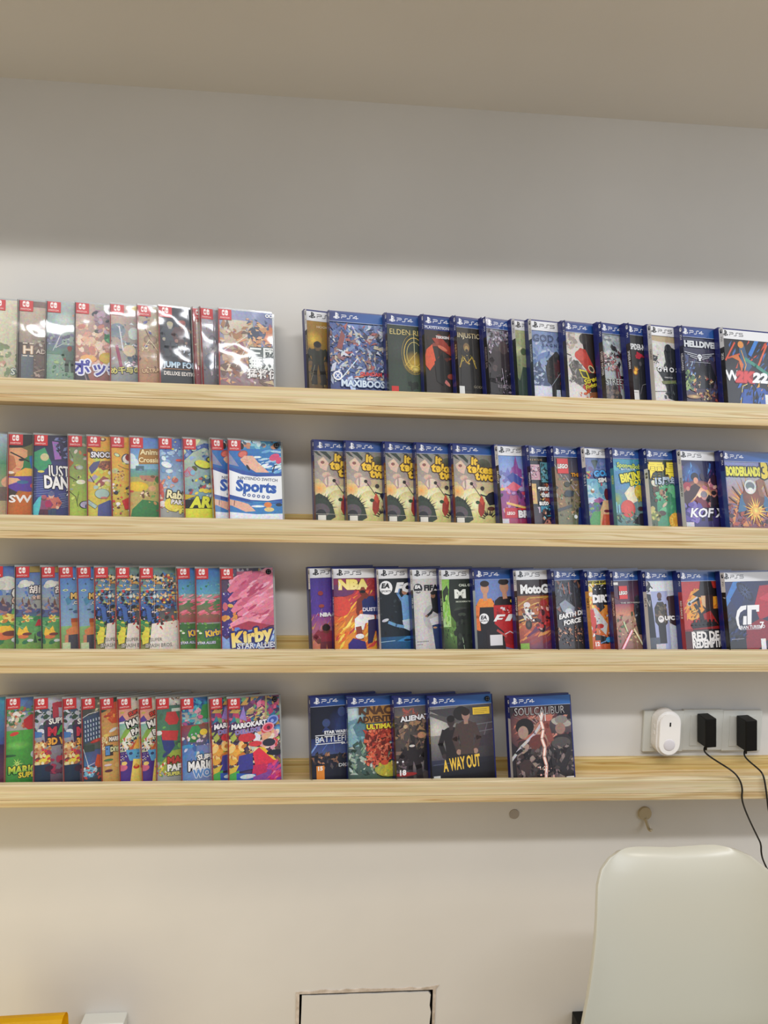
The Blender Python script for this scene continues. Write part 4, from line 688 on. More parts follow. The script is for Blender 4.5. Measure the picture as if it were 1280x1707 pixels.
@art
def b8(a):
    a.G(0, 0, 1, 1, 'd8d0c4', 'a8a49c', 'dcd8d4', 'c8c0b8'); a.S(141, 12, 0, .15, .4, .35, 'b8a898 c8bcb0 988c84', .1, 2); a.Q('2c2420', (.55, .16), (.75, .14), (1, .2), (1, 1), (.7, .9), (.62, .4)); a.E('383430', .62, .22, .13, .14); a.Q('b83c2c', (.36, .42), (.5, .34), (.66, .36), (.85, .55), (.92, .66), (.72, .66), (.42, .5)); a.E('c84838', .5, .44, .17, .13); a.E('e0d8a8', .80, .61, .11, .07, rot=-50); a.E('44362c', .80, .61, .08, .05, rot=-50); a.Q('585450', (.14, .58), (.3, .5), (.5, .56), (.62, .7), (.55, .86), (.3, .8)); a.S(142, 14, .14, .5, .6, .85, '787470 44403c 989088', .08, 2, 1); a.L('302824', .02, (.08, .43), (.22, .45)); a.Q('b03024', (.5, .86), (.62, .76), (.8, .82), (.7, .93)); a.Q('8c5430', (.7, .92), (1, .86), (1, 1), (.72, 1)); a.S(143, 6, .4, .9, .8, 1, 'd8c8b0 c8501c', .05)
    t = a.title; t.Q('e0d030', (.42, .62), (.66, .64), (.74, .75), (.52, .73)); t.Q('3c3c20', (.46, .64), (.63, .655), (.69, .73), (.54, .715)); t.T('Street', .56, .79, .10, 'e8d838', '3c1c10', al='l', rot=20, sh=.2, b=.03); t.T('Fighter', .60, .86, .08, 'e8d838', '3c1c10', al='l', rot=20, sh=.2, b=.03)
@art
def b9(a):
    a.G(0, 0, 1, 1, 'a8b0b4', '98a0a4', 'b0b4b4', '788084'); a.E('484c4c', .35, .2, .2, .13, c2='8c9498'); a.S(145, 22, 0, .15, 1, .6, '98a0a4 b8bcbc 788084 c8cccc', .13, 2); a.E('e0d8d0', .33, .45, .1, .1); a.S(146, 44, .15, .4, .75, .62, '3c2c30 a85058 887074 241c20 c8a098 d8d0c8 5c3840', .07, 1.8, 1); a.E('241c20', .62, .33, .10, .08); a.S(147, 24, .5, .32, 1, .9, '2c2024 3c2830 68303c 181418', .12, 2, 1); a.L('6c2c38', .08, (.65, .6), (.72, .9)); a.L('883444', .03, (.75, .6), (.85, .85)); a.Q('38302c', (.1, .95), (.2, .84), (.6, .82), (.8, .95), (.8, 1), (.1, 1)); a.S(148, 12, .15, .84, .7, 1, '584840 201814 786454', .08)
    a.title.T('STREET', .16, .77, .16, 'c8ccc8', '34302c', al='l', b=0, sx=.8, ow=.04)
@art
def b10(a):
    a.G(0, 0, 1, 1, '2c2c2e', '28282a', '201f20', '1c1a1c'); a.S(150, 16, 0, .5, 1, .95, '28282c 343438 1c1c1e', .12); a.E('e88820', .42, .63, .16, .17, c2='3c2c20', busy=.1); a.E('f8e050', .41, .64, .09, .08, c2='e8a028', busy=.1); a.Y('f0b030', .42, .62, .03, .24, 8, .05, 30, 110); a.E('585058', .72, .52, .08, .1); a.Q('c0283c', (.5, .45), (.58, .36), (.9, .4), (.7, .46)); a.Q('18181c', (.66, .6), (.85, .52), (1, .6), (1, 1), (.72, 1)); a.L('a8a4a8', .012, (.6, .92), (.75, .8), (.95, .78)); a.R('e0dcd8', .2, .87, .52, 1, busy=0); a.R('3c3c3c', .26, .895, .46, .9, busy=0)
    t = a.title; t.T('SPIDER-MAN', .24, .30, .19, 'f4f4f4', None, al='l', sx=.50, b=.03); t.T('Miles Morales', .48, .42, .07, 'b82838', None, al='l', sh=.2, b=.03)
@art
def b11(a):
    a.G(0, 0, 1, 1, 'd0ccc4', 'd4d0cc', 'd4d0cc', 'c4c0bc'); a.Q('b8a480', (0, .14), (1, .16), (1, .24), (.4, .22), (0, .2), busy=.2); a.S(152, 10, 0, .2, .6, .9, 'd8d4d0 c8c4bc', .13); a.E('202428', .18, .44, .13, .09); a.S(153, 12, .08, .38, .34, .52, '14181c 2c3034 c8c8c4', .04, 2, 1); a.Q('181c20', (.55, .34), (.68, .26), (.9, .3), (1, .5), (1, 1), (.6, .96), (.55, .82), (.45, .72), (.3, .62), (.24, .56), (.4, .58), (.62, .6)); a.S(154, 30, .5, .3, 1, .95, '0f1316 2c343a 40484c 181c20', .09, 2, 1); a.E('14181c', .7, .30, .12, .12); a.Q('6c7448', (.4, .74), (.9, .72), (.9, .76), (.45, .78)); a.L('101418', .012, (.12, .88), (.6, .87)); a.E('4c5450', .1, .8, .03, .02)
    a.title.T('G H O S T', .26, .585, .11, 'f4f4f4', '24282c', al='l', b=.03, ow=.05, sx=.95); a.title.T('DIRECTOR', .5, .69, .03, 'd8d8d8', None, al='l')
@art
def b12(a):
    a.G(0, 0, 1, 1, '2c3858', '24284c', '3c2c3c', '4c3438'); a.S(156, 24, 0, .4, 1, .9, '344068 485480 2c2c44 5c4c64 3c4c78', .12, 2, 1); a.Q('10121c', (.28, .7), (.42, .44), (.52, .55), (.58, .42), (.68, .52), (.8, .44), (.95, .66), (.85, .8), (.4, .82)); a.S(157, 10, .1, .45, .4, .75, '7c98c8 a8c0e0 506898', .05, 3, 1, 60); a.S(158, 40, .3, .65, 1, .97, 'a88450 583c3c c8a868 3c2428 d8c8a0 7c5c48 984440', .06, 1.8, 1); a.E('e0bc78', .3, .93, .2, .05, c2='6c4838'); a.S(159, 10, .1, .6, .3, .85, '88a060 4c6c50 a8b878', .05)
    t = a.title; t.T('HELLDIVERS', .12, .235, .105, 'd8dce0', '282c44', al='l', b=.055, sx=.88, ow=.04); t.E('e0e4e8', .52, .40, .06, .06); t.E('24284c', .50, .40, .014); t.E('24284c', .54, .40, .014); t.R('e0e4e8', .49, .43, .55, .455)
    for i in range(3): t.L('c8ccd4', .016, (.12 + .07 * i, .345 + .028 * i), (.45, .375 + .028 * i)); t.L('c8ccd4', .016, (.59, .375 + .028 * i), (.92 - .07 * i, .345 + .028 * i))
    t.L('c8ccd4', .008, (.25, .475), (.8, .475)); t.E('58b0e8', .70, .065, .02); t.E('58b0e8', .76, .065, .022); t.E('58b0e8', .82, .065, .02)
@art
def b13(a):
    a.G(0, 0, 1, 1, '1c1c20', '20202a', '201c20', '2c2c34'); a.S(161, 18, .2, .16, 1, .55, '3c6cb0 2c4c90 202838 c84830', .1, 5, 1, 50); a.L('d85030', .03, (.1, .45), (.3, .2)); a.L('c8482c', .03, (.15, .42), (.4, .35)); a.L('d86038', .035, (.75, .5), (.95, .2)); a.L('3c80d0', .07, (.6, .35), (.75, .15)); a.Q('38587c', (.38, .28), (.48, .2), (.54, .38), (.62, .52), (.5, .62), (.4, .5)); a.E('d89040', .42, .22, .06, .06); a.Q('d07030', (.2, .4), (.35, .36), (.45, .5), (.4, .62), (.36, .45)); a.L('3c8c78', .06, (.5, .42), (.7, .5), (.95, .62)); a.L('e8d078', .012, (.3, 1), (.4, .8), (.52, .76)); a.Q('2c54a8', (.32, 1), (.42, .84), (.6, .84), (.56, 1)); a.Q('3058a8', (.66, .8), (.85, .82), (1, 1), (.8, 1)); a.S(162, 14, .3, .7, 1, 1, '284890 3c6cc0 e0a040 1c2434', .07, 3, 1, 60); a.L('e8a848', .015, (.42, .3), (.5, .5), (.44, .62)); a.R('e8e8e8', .84, .90, .97, 1)
    t = a.title; t.R('a02c30', .33, .60, .62, .74); t.T('W', .20, .66, .16, 'f4f4f4', None, b=.04, sx=1.05); t.T('2K', .475, .67, .16, 'd84848', 'a02c30', sh=.2, b=.07, sx=1.2); t.T('22', .775, .67, .15, 'f4f4f4', None, sh=.2, b=.07, sx=1.35)
@art
def d0(a):
    a.G(0, 0, 1, .5, '8c8c80', '68685c', 'a89c94', '887c78'); a.G(0, .5, 1, 1, 'c8b890', 'c8b890', 'd0c878', 'd8d080'); a.Q('303c34', (.02, .15), (.1, .15), (.22, .22), (.12, .2)); a.Q('2c3830', (.15, .15), (.3, .15), (.42, .22), (.4, .26), (.28, .2)); a.Q('303830', (.4, .14), (.55, .14), (.62, .19)); a.E('3c4030', .78, .28, .18, .15, c2='686858'); a.Q('d8b8a4', (.1, .28), (.24, .22), (.36, .3), (.3, .4), (.16, .36)); a.E('8c5c50', .22, .29, .045, .035); a.E('d0b09c', .3, .45, .10, .07); a.L('a8a09c', .10, (0, .4), (.2, .5)); a.E('c0a49c', .4, .55, .2, .18, c2='b09890'); a.E('e0c8b8', .38, .53, .13, .11); a.E('a89088', .32, .52, .02, .13); a.E('f4ecd8', .5, .72, .35, .25, c2='e0d8a0')
    a.E('f0a850', .13, .62, .16, .14, c2='e0c890'); a.E('f0ecc0', .55, .78, .25, .25, c2='d8cc88'); a.Q('344034', (0, .72), (.12, .68), (.28, .73), (.42, .84), (.48, .98), (0, 1)); a.Y('283028', .16, .86, .2, .37, 15, .03, 5, 110); a.E('5c5458', .15, .9, .2, .16); a.E('2c2c30', .15, .95, .12, .12); a.Y('302820', .85, .98, .1, .32, 12, .03, 40, 170)
    a.E('28201c', .47, .52, .04); a.L('241c1c', .016, (.47, .52), (.6, .62), (.72, .72), busy=0); a.Q('a0382c', (.60, .88), (.62, .76), (.68, .72), (.78, .76), (.74, .9), (.66, .95)); a.Q('c85038', (.64, .74), (.7, .66), (.76, .74), (.72, .8)); a.E('2c4c30', .6, .76, .05, .04); a.Q('201c28', (.78, .7), (.88, .64), (.98, .62), (1, .72), (.88, .8)); a.L('202430', .03, (.68, .66), (.8, .68), (1, .6)); a.E('3c3034', .73, .58, .05, .05); a.E('583024', .92, .84, .09, .05)
    a.R('e0dcd0', .08, .955, .26, 1, busy=0); a.L('d8d4c0', .006, (.04, .94), (.5, .945))
    t = a.title; t.T('it', .57, .225, .135, 'f4c838', '4c3010', b=.05, rot=-4, ow=.12); t.T('takes', .70, .33, .145, 'f4c838', '4c3010', b=.05, rot=-4, ow=.12, sx=1.0); t.T('two', .81, .42, .145, 'f4c838', '4c3010', b=.05, rot=-4, ow=.12)
@art
def d5(a):
    a.G(0, 0, 1, .6, '4c88d0', '5c90d0', 'a8b0d8', 'b89cc8'); a.Q('8c4894', (.5, .5), (.52, .3), (.6, .28), (.68, .14), (.76, .3), (.86, .32), (.86, .55)); a.Q('6c6cb8', (.28, .45), (.34, .34), (.4, .3), (.46, .36), (.5, .5)); a.S(171, 24, 0, .35, 1, .6, 'a8a0c8 c8b8d8 6c70b0 e0a0b8 9c60a0', .09); a.Q('3c4c9c', (.35, .42), (.55, .36), (.85, .44), (.8, .54), (.5, .5)); a.Q('d85c70', (.3, .56), (.55, .48), (.8, .54), (.6, .62)); a.E('201c28', .08, .42, .08, .06); a.G(0, .6, 1, 1, '8c4c98', '704078', 'b02c44', '901c34'); a.S(172, 26, 0, .58, 1, .88, '583068 b88cc0 e0c060 302038 c84c60', .08); a.R('a84870', .38, .66, .66, .78); a.L('e8b868', .07, (.3, .76), (.9, .82)); a.Q('c02030', (.2, .82), (1, .84), (1, .95), (.2, .95)); a.R('d0ccd0', .1, .96, .32, 1)
    t = a.title; t.T('LEGO', .40, .89, .065, 'f4f0e8', 'b02028', b=.04, sh=.12, ow=.10, sx=.8); t.T('BRAWLS', .64, .90, .15, 'f4f4f4', '302038', al='l', b=.06)
@art
def d6(a):
    a.R('14141a', 0, 0, 1, 1); P = [('c89ca8', .05, .25, .58, .45), ('5c98a8', .62, .22, .97, .48), ('d8b068', .04, .50, .36, .76), ('c8b0c0', .04, .80, .46, 1), ('4c98b8', .5, .78, .97, .92), ('c07868', .5, .94, .97, 1), ('a8503c', .72, .5, .97, .76)]
    for c, u0, v0, u1, v1 in P: a.R(c, u0, v0, u1, v1)
    a.S(174, 24, .07, .27, .56, .43, '503848 e0d0e0 785064 2c2430 b88090', .06, 1.8, 1); a.S(175, 12, .63, .24, .95, .46, '2c4448 88b0b0 244038', .07, 1.8, 1); a.E('e8c068', .18, .60, .14, .13); a.E('e0a880', .19, .62, .085, .10); a.E('d89070', .19, .70, .06, .04); a.F(.25, .83, .3, '302830', '3c2c34', '281c24', w=2.2); a.S(176, 10, .5, .5, .95, .76, 'c88c50 58302c e0b070', .06); a.Q('1c2430', (.55, .84), (.8, .8), (.9, .9), (.6, .92)); a.S(177, 8, .5, .78, .95, 1, '88c8d8 3c2c2c d8a080', .06)
    t = a.title; t.T('P R E M I U M', .06, .19, .050, 'c8a878', None, al='l', sx=1.1, b=.01); t.T('grand', .40, .555, .15, 'f4f4f4', '14141a', al='l', sx=.78, b=.04, ow=.10); t.T('theft', .54, .64, .15, 'f4f4f4', '14141a', al='l', sx=.78, b=.04, ow=.10); t.T('auto', .42, .745, .15, 'f4f4f4', '14141a', al='l', sx=.78, b=.04, ow=.10)
@art
def d7(a):
    a.G(0, 0, 1, .5, '24283c', '2c3c68', '6c5c48', '3c4c70'); a.G(0, .45, 1, 1, '8c7454', '786858', '6c7858', '28401c'); a.Q('8c6c48', (.05, .22), (.25, .4), (.45, .78), (.25, .85), (0, .6)); a.L('d8d4c8', .012, (0, .16), (.35, .4)); a.L('a8a8b8', .02, (.45, .38), (.9, .65)); a.S(179, 60, .1, .4, 1, .95, 'b89868 584838 887c64 3c3c34 c8b890 6c8050 a0a090 2c3024', .08, 1.7, 1); a.E('303c48', .55, .62, .16, .1); a.E('38382c', .5, .5, .1, .08); a.L('484c50', .08, (.1, .84), (.6, .78)); a.Q('182c70', (.75, 1), (.85, .8), (1, .76), (1, 1)); a.E('e0e4e8', .72, .92, .06)
    t = a.title; t.R('d02820', .2, .165, .58, .36); t.T('LEGO', .39, .265, .095, 'f8f4ec', '1c0c08', b=.04, sh=.14, ow=.10, sx=.72); t.T('THE HOBBIT', .66, .375, .085, 'e8a028', '301808', al='l', b=.04)
@art
def d8(a):
    a.G(0, 0, 1, .35, '5c6ca0', '5c80b8', '6c78a8', '6c84b8'); a.S(181, 18, 0, .13, 1, .36, '6c5c88 4c7cb0 7c8cb8 506498', .1); a.E('384c4c', .52, .19, .13, .06); a.Q('485c5c', (.4, .2), (.64, .2), (.52, .3)); a.S(182, 8, .08, .32, .35, .42, 'c04840 d89850 a0c060', .05); a.G(0, .42, 1, .72, '58a0b8', '68b0c8', '98c0d0', 'a8b8c8'); a.S(183, 16, 0, .42, 1, .7, '68a8c0 88bccc 5090b0 b0d0d8', .12); a.E('8c6848', .34, .58, .08, .07); a.E('e8e8e0', .36, .56, .05, .04); a.Q('c0d0dc', (.0, .68), (.35, .66), (.6, .7), (0, .74)); a.Q('984c88', (.35, .7), (.6, .66), (.8, .7), (.5, .75)); a.Q('e8e8e8', (.12, .73), (.35, .72), (.45, .79), (.25, .8)); a.G(0, .76, 1, 1, '4c6088', '987c68', '48804c', 'd07040'); a.S(184, 16, 0, .74, .6, .95, '486c98 3c7c58 6c5c88 88a860', .1, 2); a.Q('d8b080', (.5, .9), (.75, .7), (1, .7), (1, 1), (.55, 1)); a.E('5c1c28', .9, .62, .1, .2); a.E('702430', .85, .84, .12, .05); a.Q('c85838', (.5, 1), (.7, .88), (1, .9), (1, 1)); a.Q('4c9850', (.1, .98), (.3, .85), (.6, .84), (.5, 1))
    t = a.title; t.E('2c2c58', .74, .39, .30, .12, rot=-4); t.T('GOAT', .44, .355, .15, '48a0e0', '24244c', al='l', b=.06, rot=5, ow=.10); t.T('SIM', .60, .44, .11, 'f0f0ec', '24244c', al='l', b=.05, rot=5, ow=.12); t.T('3', .72, .49, .07, 'e06c78', '24244c', b=.05)
@art
def d9(a):
    a.G(0, 0, 1, .6, '2c98b0', '3c9cb0', '5c80b8', '68a0b0'); a.G(0, .55, 1, 1, '5c88a8', '789078', '548878', '5c4c48'); a.S(186, 14, 0, .2, 1, .5, '3ca0b0 5ca8b8 4888b8', .14); a.E('98a84c', .15, .68, .16, .18, c2='5c9488'); a.Q('e8e0c0', (.4, .6), (.7, .45), (.8, .7), (.55, .75)); a.E('d8584c', .48, .80, .23, .24, c2='c84c44'); a.E('c8b030', .88, .58, .16, .2); a.S(187, 10, .7, .45, 1, .75, 'a89828 d8c848 887820', .06); a.L('98d0e0', .03, (.12, .85), (.12, .72)); a.L('98d0e0', .03, (.2, .85), (.2, .75)); a.S(188, 24, 0, .85, 1, 1, '8c98a0 3c4c48 b0a088 284038 68a060', .08, 2, 1); a.Q('201c28', (.6, .98), (.85, .86), (1, .84), (1, 1)); a.E('381c20', .88, .8, .1, .06)
    t = a.title; t.T('SpongeBob', .22, .225, .10, 'c8d848', '1c5c74', al='l', rot=-4, b=.03, sx=.82); t.T('BATTLE FOR', .34, .285, .04, 'd8e8f0', None, al='l'); t.T('BIKINI', .30, .41, .17, 'e8e038', '243818', al='l', rot=10, b=.05, sx=.72, ow=.12); t.T('BOTTOM', .60, .47, .1, 'e8e038', '243818', al='l', rot=10, b=.05)
@art
def d10(a):
    a.G(0, 0, 1, 1, '24302c', '28403c', '283830', '488850'); a.Q('44906c', (.35, .6), (.6, .45), (1, .42), (1, 1), (.3, 1)); a.S(190, 14, .35, .45, 1, .95, '58a878 3c8460 6cb888', .13); a.E('d8d4c0', .3, .46, .11, .08, rot=-30); a.E('5c4434', .32, .53, .08, .06); a.E('a87c5c', .52, .58, .08, .09); a.S(191, 16, .2, .42, .7, .7, '4c3c30 c8b898 683c2c 88a078', .05); a.E('503c34', .48, .85, .12, .07); a.E('c8b49c', .58, .74, .1, .04, rot=40); a.E('e8a838', .9, .95, .22, .22); a.Y('f0c850', .9, .95, .1, .3, 12, .04); a.F(.18, .78, .3, 'a8a06c', '6c7448', '506048', 'c0b068', w=1.6); a.S(192, 8, .1, .8, .3, .95, '88984c c8c070', .05)
    t = a.title; t.T('雷曼', .68, .295, .27, 'f4e040', '4c3410', b=.04, ow=.07); t.T('15周年', .70, .43, .13, 'b8c8d8', '24384c', b=.04)
@art
def d11(a):
    a.G(0, 0, 1, 1, '1c1c48', '202050', '241c58', '1c1c48'); a.E('3c78c0', .35, .32, .26, .26, c2='24285c'); a.S(194, 20, 0, .2, 1, .5, '2c3c80 3c68b0 24205c 5c98d8 6c3c78', .08, 3, 1, 70); a.E('f0b060', .5, .60, .5, .32, c2='6c3848', n=24); a.E('fbeccc', .55, .60, .25, .16, c2='e8a870'); a.Q('3c2028', (.1, .58), (.25, .5), (.42, .45), (.55, .5), (.4, .62), (.2, .72), (.1, .78)); a.E('201c2c', .42, .36, .1, .09); a.E('d89878', .44, .41, .06, .07); a.E('a03848', .2, .48, .1, .08); a.E('c88070', .22, .52, .05); a.S(195, 10, .6, .35, 1, .55, '8c4c5c d8a8a0 34243c b87080 2c2848', .08); a.E('301830', .92, .4, .1, .12); a.G(0, .8, 1, 1, '4c3c90', '2c2048', '2c2460', '1c1838'); a.E('88788c', .62, .60, .06, .06); a.F(.62, .58, .34, 'c89088', '702038', '281c2c', '88808c', w=2.0); a.F(.88, .56, .3, 'b88078', '28202c', '1c1824', '201820', w=1.7); a.S(196, 14, .0, .72, .5, .95, '5c4ca0 3c3478 7c6cb8', .1)
    a.title.T('KOF XV', .24, .835, .15, 'f0f0f4', '382c50', sh=.25, b=.03, sx=1.0, ow=.05, al='l')
    a.R('c8c8cc', .1, .96, .3, 1)
@art
def d12(a):
    a.G(0, 0, 1, 1, '7c8ccc', '8c90b8', '6c3430', '7c3028'); a.G(.1, .35, 1, .7, '98a0b8', 'a8a0a0', 'b07050', 'a85c40'); a.Y('d89840 e8c858 5c4030 b86c30', .52, .78, .1, .52, 30, .05, 0, 180, 5); a.S(198, 50, 0, .68, 1, 1, '702c28 a84c38 4c2020 8c3c2c 38242c d08848', .08, 2, 1); a.Q('386890', (.26, .82), (.34, .6), (.46, .52), (.42, .8)); a.Q('386890', (.72, .55), (.88, .62), (.94, .84), (.82, .8)); a.E('8c5038', .6, .62, .22, .2, c2='683c2c'); a.E('c8d0cc', .55, .48, .12, .12); a.E('687478', .55, .47, .09, .07); a.E('e0dcd8', .55, .53, .06, .05); a.Q('8c6048', (.68, .4), (.78, .36), (.86, .42), (.78, .5), (.82, .62), (.72, .6)); a.L('54443c', .02, (.2, .48), (.34, .62)); a.L('54443c', .02, (.12, .62), (.26, .7)); a.Y('f0d060 e8a840', .62, .80, .02, .26, 20, .04, 0, 360, 8); a.E('f4e070', .62, .80, .08, .08, c2='d89840'); a.L('8c6440', .03, (.82, .36), (.9, .6))
    t = a.title; t.T('BORDERLANDS', .44, .275, .135, 'e0dc38', '24240c', sx=.50, b=.06, ow=.13); t.T('3', .87, .255, .24, 'e0c838', '24240c', b=.06, ow=.10, sx=.85)
@art
def f0(a):
    a.G(0, 0, 1, .6, '3c2c88', '4c3070', '5838a0', '7c4ca0'); a.G(0, .6, 1, 1, '7c3c9c', 'b04c70', 'e88838', 'f0a838'); a.S(200, 34, 0, .25, 1, .98, '8c70d0 5c48b0 b878c0 e0a0a0 6c48a0', .2, 14, 1, 62); a.S(201, 22, 0, .65, 1, 1, 'f8d878 f0a050 e87838 fce8b0', .2, 12, 1, 62); a.E('983838', .48, .34, .11, .09); a.E('a04840', .5, .5, .12, .07); a.E('5c2c2c', .62, .62, .1, .08); a.F(.66, .76, .34, '6c3428', '8c2c3c', '6c2c38', '241414', w=2)
    a.title.E('d83c48', .36, .61, .02, .04); a.title.T('NBA 2K', .42, .61, .115, 'f4f4f8', None, al='l', b=.06)
@art
def f1(a):
    a.G(0, 0, 1, .4, '6c2c68', 'a03040', 'b03850', 'a83c48'); a.G(0, .35, 1, 1, 'c84040', '983048', 'f0a030', 'f4b838'); a.S(203, 30, 0, .3, 1, .98, 'e86838 d84840 f08838 c03c50 f8b848', .2, 5, 1, 50); a.S(204, 30, 0, .62, 1, 1, 'f8d050 f0a038 fce078 e87030', .16, 4, 1, 45); a.E('6c3868', .15, .3, .3, .12); a.E('d84c40', .15, .5, .22, .2)
    a.Q('7c3428', (.5, .42), (.62, .36), (.9, .38), (1, .42), (1, .6), (.9, .5), (.82, .48), (.55, .56), (.52, .64), (.48, .58)); a.Q('24306c', (.6, .44), (.7, .38), (.84, .38), (.9, .48), (.94, .62), (.62, .64)); a.E('8c4030', .6, .26, .09, .10); a.E('241414', .58, .22, .1, .05); a.L('7c3428', .1, (.62, .33), (.7, .38)); a.E('14141c', .62, .32, .06, .03)
    a.Q('f0ecf0', (.44, .66), (.56, .6), (.86, .62), (.84, .7), (.66, .72), (.62, .8), (.44, .8)); a.L('8c4030', .12, (.52, .78), (.55, .9)); a.Q('2c2050', (.72, .68), (1, .62), (1, .76), (.86, .82), (.8, .96), (.7, .98)); a.Q('983828', (.84, .62), (.98, .6), (1, .66), (.9, .7)); a.E('ece8f0', .54, .88, .09, .05); a.Q('38287c', (.3, .97), (.4, .9), (.65, .95), (.7, 1), (.3, 1))
    t = a.title; t.T('DUST', .75, .545, .055, 'e0e0f0', None, b=.04); t.T('NBA', .44, .225, .14, 'f4e070', 'b07c28', b=.07, sx=1.05, ow=.04, c2='f8e8a0'); t.T('21', .85, .225, .145, 'a0282c', 'd84c44', b=.07, sh=.1, ow=.05); t.L('f0f0f4', .015, (.13, .18), (.16, .22), (.13, .27))
@art
def f2(a):
    a.G(0, 0, 1, 1, '101418', '14181e', '14202c', '102838'); a.S(206, 36, 0, .2, 1, .85, '1c2228 2c343c 14181c 343c44', .05); a.G(0, .88, 1, 1, '1c4870', '2878a8', '18406c', '2060a0'); a.Q('74a8dc', (.66, .4), (.78, .35), (.96, .38), (.98, .5), (.96, .68), (.7, .68), (.68, .5)); a.L('6c98cc', .07, (.68, .42), (.58, .34), (.64, .24)); a.L('6c98cc', .07, (.94, .4), (1.0, .48)); a.E('b88468', .78, .32, .08, .08); a.E('241c18', .78, .28, .09, .05); a.Q('c8d8ec', (.68, .68), (.96, .66), (1, .8), (.9, .82), (.72, .78)); a.L('6898c8', .08, (.7, .76), (.5, .74), (.3, .70)); a.L('6898c8', .08, (.9, .8), (1, .88)); a.E('c8ccd4', .2, .67, .1, .04, rot=15); a.L('b0d0e8', .012, (.05, .94), (.45, .93)); a.Q('3c88c8', (.5, .94), (.8, .88), (1, .88), (1, .98)); a.E('14304c', .8, .93, .1, .03)
    t = a.title; t.E('f0f0f2', .25, .26, .185); t.T('EA', .25, .235, .095, '101418', b=.06, sh=.2); t.T('SPORTS', .25, .305, .04, '101418', b=.03); t.T('FC 24', .53, .26, .18, 'f4f4f4', None, al='l', sh=.3, b=.07, sx=1.1)
@art
def f3(a):
    a.G(0, 0, 1, 1, 'd0ccc8', 'ccc8c6', 'd0cccb', 'c8c4c4'); a.E('b8b4b8', .7, .64, .32, .4); a.Q('18181c', (.68, .38), (.74, .3), (.92, .3), (.98, .42), (.9, .6), (.72, .56)); a.E('8c6450', .76, .36, .08, .09); a.E('1c1818', .76, .33, .09, .06); a.L('1c2024', .08, (.8, .5), (.66, .58), (.52, .62)); a.E('8c6450', .5, .62, .05, .03); a.Q('2c3c68', (.68, .74), (.96, .72), (1, .9), (.95, 1), (.78, 1)); a.Q('d8d8dc', (.6, .66), (.9, .62), (.94, .72), (.66, .74)); a.E('c89c78', .78, .77, .07, .03)
    for i in range(9): a.R('5c5c60', .14 + i * .045, .93, .165 + i * .045, .945, busy=0)
    for i in range(4): a.R('5c5c60', .14 + i * .05, .97, .17 + i * .05, .98, busy=0)
    t = a.title; t.E('24242a', .25, .265, .155); t.T('EA', .25, .245, .08, 'f0f0f0', b=.06, sh=.2); t.T('SPORTS', .25, .305, .035, 'f0f0f0', b=.03); t.T('FIFA', .46, .26, .13, '14141a', None, al='l', b=.06)
@art
def f4(a):
    a.G(0, 0, 1, 1, '8cc048', '384c28', '2c3820', '141810'); a.G(0, .14, .3, .75, '98cc50', '80b840', 'b8d8a0', 'a8cc80'); a.Q('283420', (.08, .3), (.22, .22), (.28, .3), (.2, .42), (.1, .45)); a.S(210, 10, .05, .2, .3, .7, '6ca838 a8d870 88c048', .1, 3, 0, 80); a.Q('1c2418', (.3, .14), (1, .14), (1, 1), (.42, 1), (.45, .7), (.3, .6), (.26, .4)); a.E('2c3428', .6, .5, .28, .35, c2='181e16'); a.E('3c4038', .62, .55, .22, .1); a.Q('141814', (.4, .55), (.85, .52), (.82, .66), (.45, .68)); a.E('40483c', .64, .6, .12, .05); a.G(0, .76, .45, 1, '2c3c20', '70a048', '14180c', '1c2414'); a.S(211, 10, .1, .7, .5, .95, '8cb868 486830 1c2414', .05, 4, 0, 90); a.L('c8d8b8', .012, (.62, .88), (.7, 1)); a.S(212, 14, .4, .65, 1, 1, '10140e 242c20 343c30', .1)
    t = a.title; t.T('CALL OF DUTY', .58, .225, .05, 'd8e0d0', b=.05, al='l'); t.T('M', .61, .335, .17, 'ecf0e8', None, b=.07, sx=1.3); t.T('MODERN WARFARE', .47, .435, .032, 'd0d8c8', None, al='l', sx=1.3)
